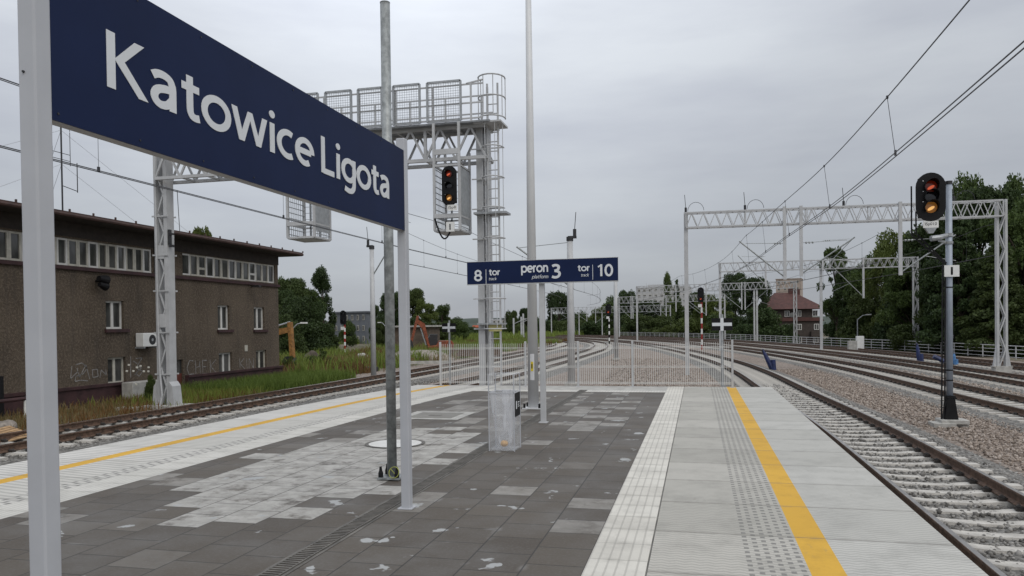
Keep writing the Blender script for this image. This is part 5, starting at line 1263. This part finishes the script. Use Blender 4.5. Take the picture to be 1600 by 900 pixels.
mb = MB(); mb.add([(-4, -.4, 4.7), (4, -.4, 4.7), (4, 7.4, 4.7), (-4, 7.4, 4.7), (-3, 3.5, 8.2), (3, 3.5, 8.2)], [(0, 1, 5, 4), (1, 2, 5), (2, 3, 4, 5), (3, 0, 4), (0, 3, 2, 1)]); mb.build('roof', pm('orange roof tiles', (.32, .075, .035), .8, 0, .2, 1), t)
# brown house with hipped red roof
D = 150; p = pz(1240, 540, D); zgd = -3.4; w = 88*D/FPX
t = thing('red_roof_house', 'three storey brown house with a hipped red tile roof behind the railing', 'house', (p.x, p.y, zgd), R(6))
zz = lambda py: pz(1240, py, D).z-zgd
e1, e2, tp = zz(482), zz(499), zz(456); dp = 9.0
mb = MB(); mb.box((0, dp/2, e2/2), (w*.93, dp, e2)); mb.build('wall', 'brick', t)
mb = MB(); mb.box((-w*.08, dp/2, (e1+e2)/2), (w*.82, dp-.6, e1-e2)); mb.prism([(-w*.5, e2), (-w*.49, e2), (-w*.47, e1), (-w*.48, e1)], .2, dp, lambda a, b_, y: (a, y, b_)); mb.build('upper_wall', 'brick', t)
mb = MB(); hw = w*.56
mb.add([(-hw, -.7, e1-.1), (hw, -.7, e1-.1), (hw, dp+.7, e1-.1), (-hw, dp+.7, e1-.1), (-hw*.42, dp/2, tp), (hw*.2, dp/2, tp)], [(0, 1, 5, 4), (1, 2, 5), (2, 3, 4, 5), (3, 0, 4), (0, 3, 2, 1)])
rf = mb.build('roof', 'redroof', t)
mb = MB(); mb.prism([(-w*.52, e2-.35), (w*.52, e2-.35), (w*.47, e2+.35), (-w*.47, e2+.35)], -.35, dp+.3, lambda a, b_, y: (a, y, b_)); mb.build('lower_eaves', 'redroof', t)
for x, hgt in ((w*.05, 1.1), (w*.16, .9)): mb = MB(); mb.box((x, dp/2, tp+.1), (.9, .9, hgt*1.3)); mb.build('chimney', 'redroof', rf)
for py, xs_ in ((490, (1231, 1248.5, 1273)), (511, (1230.5, 1248.5, 1274.5)), (531, (1231.5, 1248.5, 1273))):
    for x in xs_:
        xx = (x-1240)*D/FPX; z = zz(py); m_ = MB(); m_.box((xx, -.02 if py > 500 else .25, z), (.95, .12, 1.15)); f = m_.build('window', 'winframe', t); m_ = MB()
        for s in (-1, 1): m_.box((xx+s*.21, -.085 if py > 500 else .185, z), (.34, .02, .95))
        m_.build('pane', 'glass', f)
mb = MB(); mb.box((w*.36, -.5, zz(522)), (1.7, 1.0, 1.0)); mb.build('balcony', 'brick', t)
mb = MB(); q = MB(); mb.tube([(-.3, -.3, zz(492)), (-.3, -.32, zz(492)-.01)], .5, 14); mb.build('satellite_dish', 'galvlight', t)
# low shed behind the orange excavator
p = pz(643, 552, 92); t = thing('low_shed', 'low brown shed with a pale flat roof behind the orange excavator', 'shed', (p.x, p.y, -1.1))
w = 58*92/FPX; mb = MB(); mb.box((0, 2, 1.3), (w, 4, 2.6)); mb.build('wall', pm('shed boards', (.1, .075, .055), .85, 0, .3, 1.5), t); mb = MB(); mb.box((0, 2, 2.72), (w+.8, 4.8, .2)); mb.build('roof', 'concrete', t); mb = MB(); mb.box((-w*.2, -.02, 1.0), (.9, .06, 2.0)); mb.build('door', 'dark', t)
# black pipes, debris
for x0, x1, y_, d in ((522, 560, 579, 46), (562, 590, 577, 46.5)):
    a, b_ = pz(x0, y_, d), pz(x1, y_-2, d); mb = MB(); mb.tube([(a.x, a.y, -.98), ((a.x+b_.x)/2, (a.y+b_.y)/2+.1, -.95), (b_.x, b_.y, -.96)], .16, 10); tag(mb.build('drain_pipe', 'tube'), 'black drain pipe section lying in the weeds left of the short white mast', 'pipe', 'black pipes on the ground')
p = pz(486, 560, 55); boulder('stump', 'dark tree stump in the weeds near the ochre excavator arm', 'stump', (p.x, p.y, -.8), (.7, .7, .6), 'bark', 4)
p = pz(566, 557, 62); boulder('rubble_stone', 'whitish lump in the weeds right of the dark signal', 'stone', (p.x, p.y, -.75), (.4, .3, .3), 'concrete', 6)
p = pz(655, 566, 52); mb = MB(); mb.box((p.x, p.y, -.85), (4.5, .25, .2), R(14)); tag(mb.build('concrete_beam', 'concrete'), 'grey concrete beam lying below the orange excavator', 'beam')
p = pz(648, 553, 60); boulder('dirt_heap', 'brown heap of earth below the orange excavator', 'earth heap', (p.x, p.y, -1.1), (3.2, 1.6, .75), 'rock', 8)
p = pz(715, 556, 62); mb = MB(); mb.box((p.x, p.y, -.72), (7, .3, .3), R(8)); mb.box((p.x+.5, p.y+.6, -.45), (6, .3, .3), R(10)); tag(mb.build('rail_stack', 'rust'), 'rusty stacked rails seen through the left mesh panel', 'rails')

# ------------------------------------------------------------------ trees
def crown_mesh(name, mat, blobs, nleaf, ls, seed, fl=.6):
    g = np.random.default_rng(seed); C_ = []; 
    per = np.array([b[3]*b[4]*b[5] for b in blobs])**.67; per = per/per.sum()
    for b_, f in zip(blobs, per):
        n = int(nleaf*f); u = g.normal(size=(n, 3)); u /= np.linalg.norm(u, axis=1)[:, None]; r_ = g.random((n, 1))**.33*.85+.15
        r_ *= 1+.25*np.sin(u[:, :1]*5+g.random()*6)*np.sin(u[:, 1:2]*6+g.random()*6)
        C_.append(np.array(b_[:3])+u*r_*np.array(b_[3:6]))
    # small twig clumps thrown outside the outline
    C_ = np.concatenate(C_); n = len(C_)
    a = g.normal(size=(n, 3)); a /= np.linalg.norm(a, axis=1)[:, None]; b2 = np.cross(a, g.normal(size=(n, 3))); b2 /= np.linalg.norm(b2, axis=1)[:, None]
    s = (ls*g.uniform(.5, 1.3, n))[:, None]
    V = np.stack([C_-a*s, C_-b2*s*fl, C_+a*s, C_+b2*s*fl], 1).reshape(-1, 3); Fq = np.arange(n*4).reshape(-1, 4)
    return V, Fq
def make_tree(kind, seed, mat, ls=.2, nleaf=9000):
    "unit-ish tree about 10 m tall, base at the origin"
    r_ = random.Random(seed); blobs = []
    if kind == 'broad':
        for i in range(34):
            a = r_.uniform(0, 6.28); z = r_.uniform(2.2, 9.0); rad = 3.4*math.sin(math.pi*min(1, max(.12, (z-.6)/9.6)))**.7*r_.uniform(.35, 1)
            s = r_.uniform(.6, 1.35); blobs.append((rad*math.cos(a), rad*math.sin(a), z, s, s, s*r_.uniform(.6, .9)))
    elif kind == 'tall':
        for i in range(34):
            a = r_.uniform(0, 6.28); z = r_.uniform(1.6, 9.6); rad = 1.7*math.sin(math.pi*min(1, max(.1, z/10.4)))**.6*r_.uniform(.2, 1)
            s = r_.uniform(.4, .9); blobs.append((rad*math.cos(a), rad*math.sin(a), z, s, s, s*1.2))
    elif kind == 'loose':
        for i in range(40):
            a = r_.uniform(0, 6.28); z = r_.uniform(3.0, 9.4); rad = 3.2*math.sin(math.pi*min(1, max(.15, (z-1)/9.3)))**.6*r_.uniform(.3, 1)
            s = r_.uniform(.35, .75); blobs.append((rad*math.cos(a), rad*math.sin(a), z, s, s, s*.7))
    elif kind == 'conifer':
        for i in range(46):
            z = 1+8.6*(i/46); a = i*2.4; rad = (10.2-z)*.27*r_.uniform(.6, 1.1); s = .4+.07*(10-z)
            blobs.append((rad*math.cos(a), rad*math.sin(a), z, s, s, s*.5))
    else:
        for i in range(22):
            a = r_.uniform(0, 6.28); z = r_.uniform(.8, 8.4); rad = 4.6*math.sqrt(r_.random())*math.sqrt(max(.05, 1-(z/9.6)**2)); s = r_.uniform(1.1, 2.0)
            blobs.append((rad*math.cos(a), rad*math.sin(a), z, s, s, s*.8))
    V, Fq = crown_mesh(kind, mat, blobs, nleaf, ls, seed)
    mb = MB(); mb.tube([(0, 0, -.6), (.05, .03, 2.5), (-.05, .05, 5.5), (0, 0, 8.6)], [.24, .19, .12, .03], 8)
    for b_ in blobs[::3]:
        z0 = max(.8, b_[2]*.62); mb.tube([(0, 0, z0), (b_[0]*.5, b_[1]*.5, z0+(b_[2]-z0)*.65), b_[:3]], [.09, .055, .02], 6)
    c = npmesh('crown', V, Fq, [mat]); tr = mb.build('trunk', 'bark', None, True); cm, tm = c.data, tr.data
    bpy.data.objects.remove(c); bpy.data.objects.remove(tr); return cm, tm
PT = {'broadA': make_tree('broad', 1, 'leaf', .135, 24000), 'broadB': make_tree('broad', 2, 'leafdark', .135, 24000), 'broadC': make_tree('broad', 11, 'leaf', .13, 24000), 'tallA': make_tree('tall', 3, 'leafdark', .12, 16000), 'tallB': make_tree('tall', 4, 'leaf', .12, 16000),
      'loose': make_tree('loose', 5, 'leaf', .12, 11000), 'conifer': make_tree('conifer', 6, 'leafdark', .14, 15000), 'bushA': make_tree('bush', 7, 'leaflight', .2, 15000), 'bushB': make_tree('bush', 8, 'leaf', .2, 15000), 'bushC': make_tree('bush', 9, 'leafdark', .19, 22000)}
def tree(kind, px_, yt, d, wpx, label, group=None, yb=None, name='tree', zbase=None):
    p = pz(px_, 525, d); z0 = zg(p.x, p.y) if zbase is None else zbase
    top = pz(px_, yt, d).z; h = (top-z0)/9.5; natural = {'tallA': 4.6, 'tallB': 4.6, 'conifer': 5.6, 'bushA': 11, 'bushB': 11, 'bushC': 11}.get(kind, 8.2)
    ws = wpx*d/FPX/natural
    t = thing(name, label, 'bush' if name == 'bush' else 'tree', (p.x, p.y, z0), rnd.uniform(0, 6.28), group); t.scale = (ws, ws, h)
    for nm, me in zip(('crown', 'trunk'), PT[kind]): o = bpy.data.objects.new(nm, me); col.objects.link(o); o.parent = t
    return t
G = 'dense green trees behind the right railing'; Lb = 'dark leafy tree in the dense row behind the right railing'
for k, x, y, d, w in (('broadB', 1530, 290, 66, 160), ('broadA', 1600, 305, 60, 170), ('conifer', 1500, 330, 60, 110), ('broadB', 1455, 345, 70, 130), ('broadC', 1405, 366, 76, 105), ('broadA', 1425, 410, 70, 110), ('conifer', 1560, 380, 56, 120), ('broadB', 1480, 400, 62, 120),
                      ('broadC', 1370, 402, 84, 100), ('broadB', 1335, 415, 90, 90), ('bushC', 1310, 462, 96, 70), ('bushC', 1360, 455, 82, 110), ('bushC', 1420, 450, 74, 130), ('bushC', 1500, 440, 66, 150), ('bushC', 1580, 430, 62, 170), ('bushC', 1650, 400, 60, 170), ('bushC', 1450, 480, 66, 120), ('bushC', 1540, 490, 60, 120)):
    tree(k, x, y, d, w, Lb, G)
tree('broadC', 1500, 284, 74, 100, 'tallest right tree, its light green top above the signal head', None)
tree('loose', 1308, 388, 92, 78, 'loose airy tree with sky showing through, right of the red roofed house')
tree('tallB', 1586, 300, 70, 70, 'tall narrow tree at the right edge behind the lattice leg')
G = 'trees behind the far portals'; Lb = 'dark tree in the mass behind the far portals and striped signal'
for k, x, y, d, w in (('broadB', 1180, 432, 150, 70), ('broadB', 1150, 424, 165, 55), ('broadA', 1112, 460, 150, 70), ('bushC', 1190, 480, 140, 90), ('bushC', 1130, 490, 138, 90), ('bushB', 1080, 495, 150, 90), ('bushC', 1030, 492, 160, 90), ('bushC', 985, 490, 170, 90), ('broadB', 1090, 455, 190, 45), ('broadA', 1050, 468, 200, 55), ('broadB', 1015, 468, 200, 60),
                      ('broadB', 980, 452, 205, 42), ('broadC', 965, 466, 215, 55), ('bushC', 930, 500, 200, 90), ('broadA', 940, 474, 225, 50), ('bushC', 900, 500, 215, 80), ('bushC', 1235, 505, 139, 40), ('bushC', 1165, 505, 132, 70)):
    tree(k, x, y, d, w, Lb, G)
tree('tallB', 1043, 436, 195, 26, 'pointed dark tree beside the pale apartment block'); tree('conifer', 1058, 438, 210, 24, 'narrow spruce right of the pale apartment block')
tree('bushA', 1035, 508, 150, 40, 'lighter green bush at the foot of the far trees', None, name='bush')
tree('broadB', 874, 454, 240, 56, 'rounded tree standing alone behind the white lamp post and sign')
G = 'low trees on the far middle skyline'; Lb = 'low dark tree on the skyline between the tower and the lamp post'
for k, x, y, d, w in (('broadB', 800, 484, 230, 30), ('broadB', 822, 480, 240, 34), ('bushC', 812, 505, 225, 60), ('bushC', 850, 500, 230, 70), ('bushC', 872, 500, 225, 60)): tree(k, x, y, d, w, Lb, G)
G = 'far low tree band'; Lb = 'low tree in the continuous far band behind the curving tracks'
for i, (x, y) in enumerate(((700, 506), (728, 510), (756, 508), (786, 512), (808, 498), (836, 494), (862, 490), (888, 488), (914, 486), (938, 484), (962, 482), (1000, 484), (1060, 478), (1100, 480))): tree(('bushC', 'broadB', 'bushB')[i % 3], x, y, 245+7*(i % 4), 62, Lb, G)
G = 'dark trees on the left behind the weeds'; Lb = 'dark leafy tree left, between the brown building and the grey block'
for k, x, y, d, w in (('broadB', 455, 432, 82, 80), ('bushC', 470, 462, 70, 105), ('broadB', 437, 450, 78, 70), ('bushC', 440, 490, 62, 80), ('bushC', 508, 505, 88, 60), ('broadA', 478, 442, 86, 60), ('broadC', 450, 440, 90, 60), ('bushC', 490, 470, 84, 70), ('bushC', 455, 475, 72, 80), ('broadB', 495, 462, 94, 50)): tree(k, x, y, d, w, Lb, G)
tree('tallA', 505, 428, 90, 46, 'tall narrow dark tree standing above its neighbours left of the grey block')
tree('bushB', 541, 500, 105, 42, 'round bush in front of the grey block', None, name='bush')
G = 'dark trees behind the galvanised pole and excavator'; Lb = 'dark tree in the group behind the orange excavator and big sign post'
for k, x, y, d, w in (('broadB', 615, 455, 105, 62), ('broadB', 645, 449, 110, 58), ('broadA', 665, 468, 108, 44), ('bushC', 600, 490, 100, 50), ('bushC', 650, 495, 104, 60), ('broadC', 690, 478, 120, 40), ('bushC', 680, 503, 112, 60), ('tallA', 586, 482, 112, 22), ('bushB', 716, 495, 150, 50), ('bushC', 740, 512, 180, 60), ('bushC', 630, 505, 98, 60), ('bushC', 622, 478, 112, 60), ('bushC', 660, 484, 114, 60), ('bushC', 690, 494, 122, 50), ('bushB', 712, 500, 135, 50), ('bushC', 596, 500, 96, 40)): tree(k, x, y, d, w, Lb, G)
tree('loose', 322, 357, 62, 70, 'tree top showing above the flat roof right of the lattice leg'); 
# ------------------------------------------------------------------ grass and weeds
def blades(name, mat, pts, h0, h1, w, seed):
    g = np.random.default_rng(seed); n = len(pts); P = np.array(pts); a = g.uniform(0, 6.28, n); hh = g.uniform(h0, h1, n); ln = g.uniform(.1, .5, n)*hh; b2 = g.uniform(0, 6.28, n)
    ws = (w*g.uniform(.6, 1.4, n))[:, None]; s = np.stack([np.cos(a), np.sin(a), 0*a], 1)*ws; tip = P+np.stack([np.cos(b2)*ln, np.sin(b2)*ln, hh], 1); mid = P*.5+tip*.5+np.stack([-np.cos(b2)*ln*.2, -np.sin(b2)*ln*.2, hh*.12], 1)
    V = np.stack([P-s, P+s, mid+s*.7, mid-s*.7, tip], 1).reshape(-1, 3); i = np.arange(n)[:, None]*5
    Fq = np.concatenate([i+np.array([[0, 1, 2]]), i+np.array([[0, 2, 3]]), i+np.array([[3, 2, 4]])])
    return tag(npmesh(name, V, Fq, [mat]), kind='stuff')
def area(x0, x1, y0, y1, n, z=-1.1, clump=None):
    o = []; cs = [(g.uniform(x0, x1), g.uniform(y0, y1), g.uniform(.3, 1.3)) for _ in range(clump)] if clump else None
    while len(o) < n:
        if cs: c = cs[g.integers(len(cs))]; x, y = c[0]+g.normal()*c[2], c[1]+g.normal()*c[2]
        else: x, y = g.uniform(x0, x1), g.uniform(y0, y1)
        if x0 <= x <= x1 and y0 <= y <= y1: o.append((x, y, z))
    return o
blades('tall_grass', 'grass', area(-20.9, -17.5, 27.2, 37.5, 15000), .2, .6, .012, 1)
blades('tall_grass', 'grass', area(-20.8, -16.6, 22, 28, 2200, clump=16), .15, .55, .012, 2)
blades('dry_weeds', 'drygrass', area(-21, -16.6, 10, 28, 7500, clump=60), .08, .35, .012, 3)
blades('reddish_weeds', 'brush', area(-21, -16.8, 10, 28, 4500, clump=40), .08, .4, .012, 13)
blades('weeds', 'grass', area(-34, -18.8, 37, 95, 11000, clump=90), .2, 1.15, .03, 4)
blades('dry_weeds', 'drygrass', area(-34, -18.3, 37, 110, 13000, clump=110), .15, .8, .03, 5)
blades('reddish_weeds', 'brush', area(-32, -18.2, 37, 110, 9000, clump=60), .2, .9, .03, 6)
blades('weeds', 'grass', area(-60, -28, 110, 200, 9000, -1.2, clump=160), .5, 1.5, .08, 7)
blades('weeds', 'grass', area(-24, -18.5, 60, 110, 6000, clump=90), .3, 1.0, .035, 8)
G = 'leafy weeds left of the track'
for k, x, yt, d, w in (('bushA', 500, 548, 52, 40), ('bushA', 470, 552, 56, 40), ('bushB', 520, 553, 62, 34), ('bushA', 450, 556, 48, 26), ('bushA', 600, 556, 66, 40), ('bushB', 672, 556, 60, 30), ('bushA', 560, 553, 72, 40), ('bushB', 484, 557, 50, 24), ('bushA', 515, 560, 54, 26), ('bushA', 548, 561, 58, 24), ('bushB', 585, 560, 60, 26), ('bushA', 625, 560, 62, 26), ('bushB', 700, 560, 66, 34), ('bushA', 735, 556, 70, 34)):
    tree(k, x, yt, d, w, 'leafy green weed bush in the rough ground left of the tracks', G, name='bush', zbase=-1.15)
p = at(228, 618, X=-19.6); t = tree('bushB', 232, 585, 27.5, 24, 'straggly bush with white flowers beside the lattice leg', None, name='bush', zbase=-1.1)
bpy.context.view_layer.update()
for i in range(16):
    q = Vector((p.x+rnd.gauss(0, .35), p.y+rnd.gauss(0, .45), rnd.uniform(-.6, .35))); mb = MB(); mb.tube([q, q+Vector((.01, 0, .05))], .04, 6)
    fl = mb.build('white_flower', 'petal'); fl.parent = t; fl.matrix_parent_inverse = t.matrix_world.inverted()
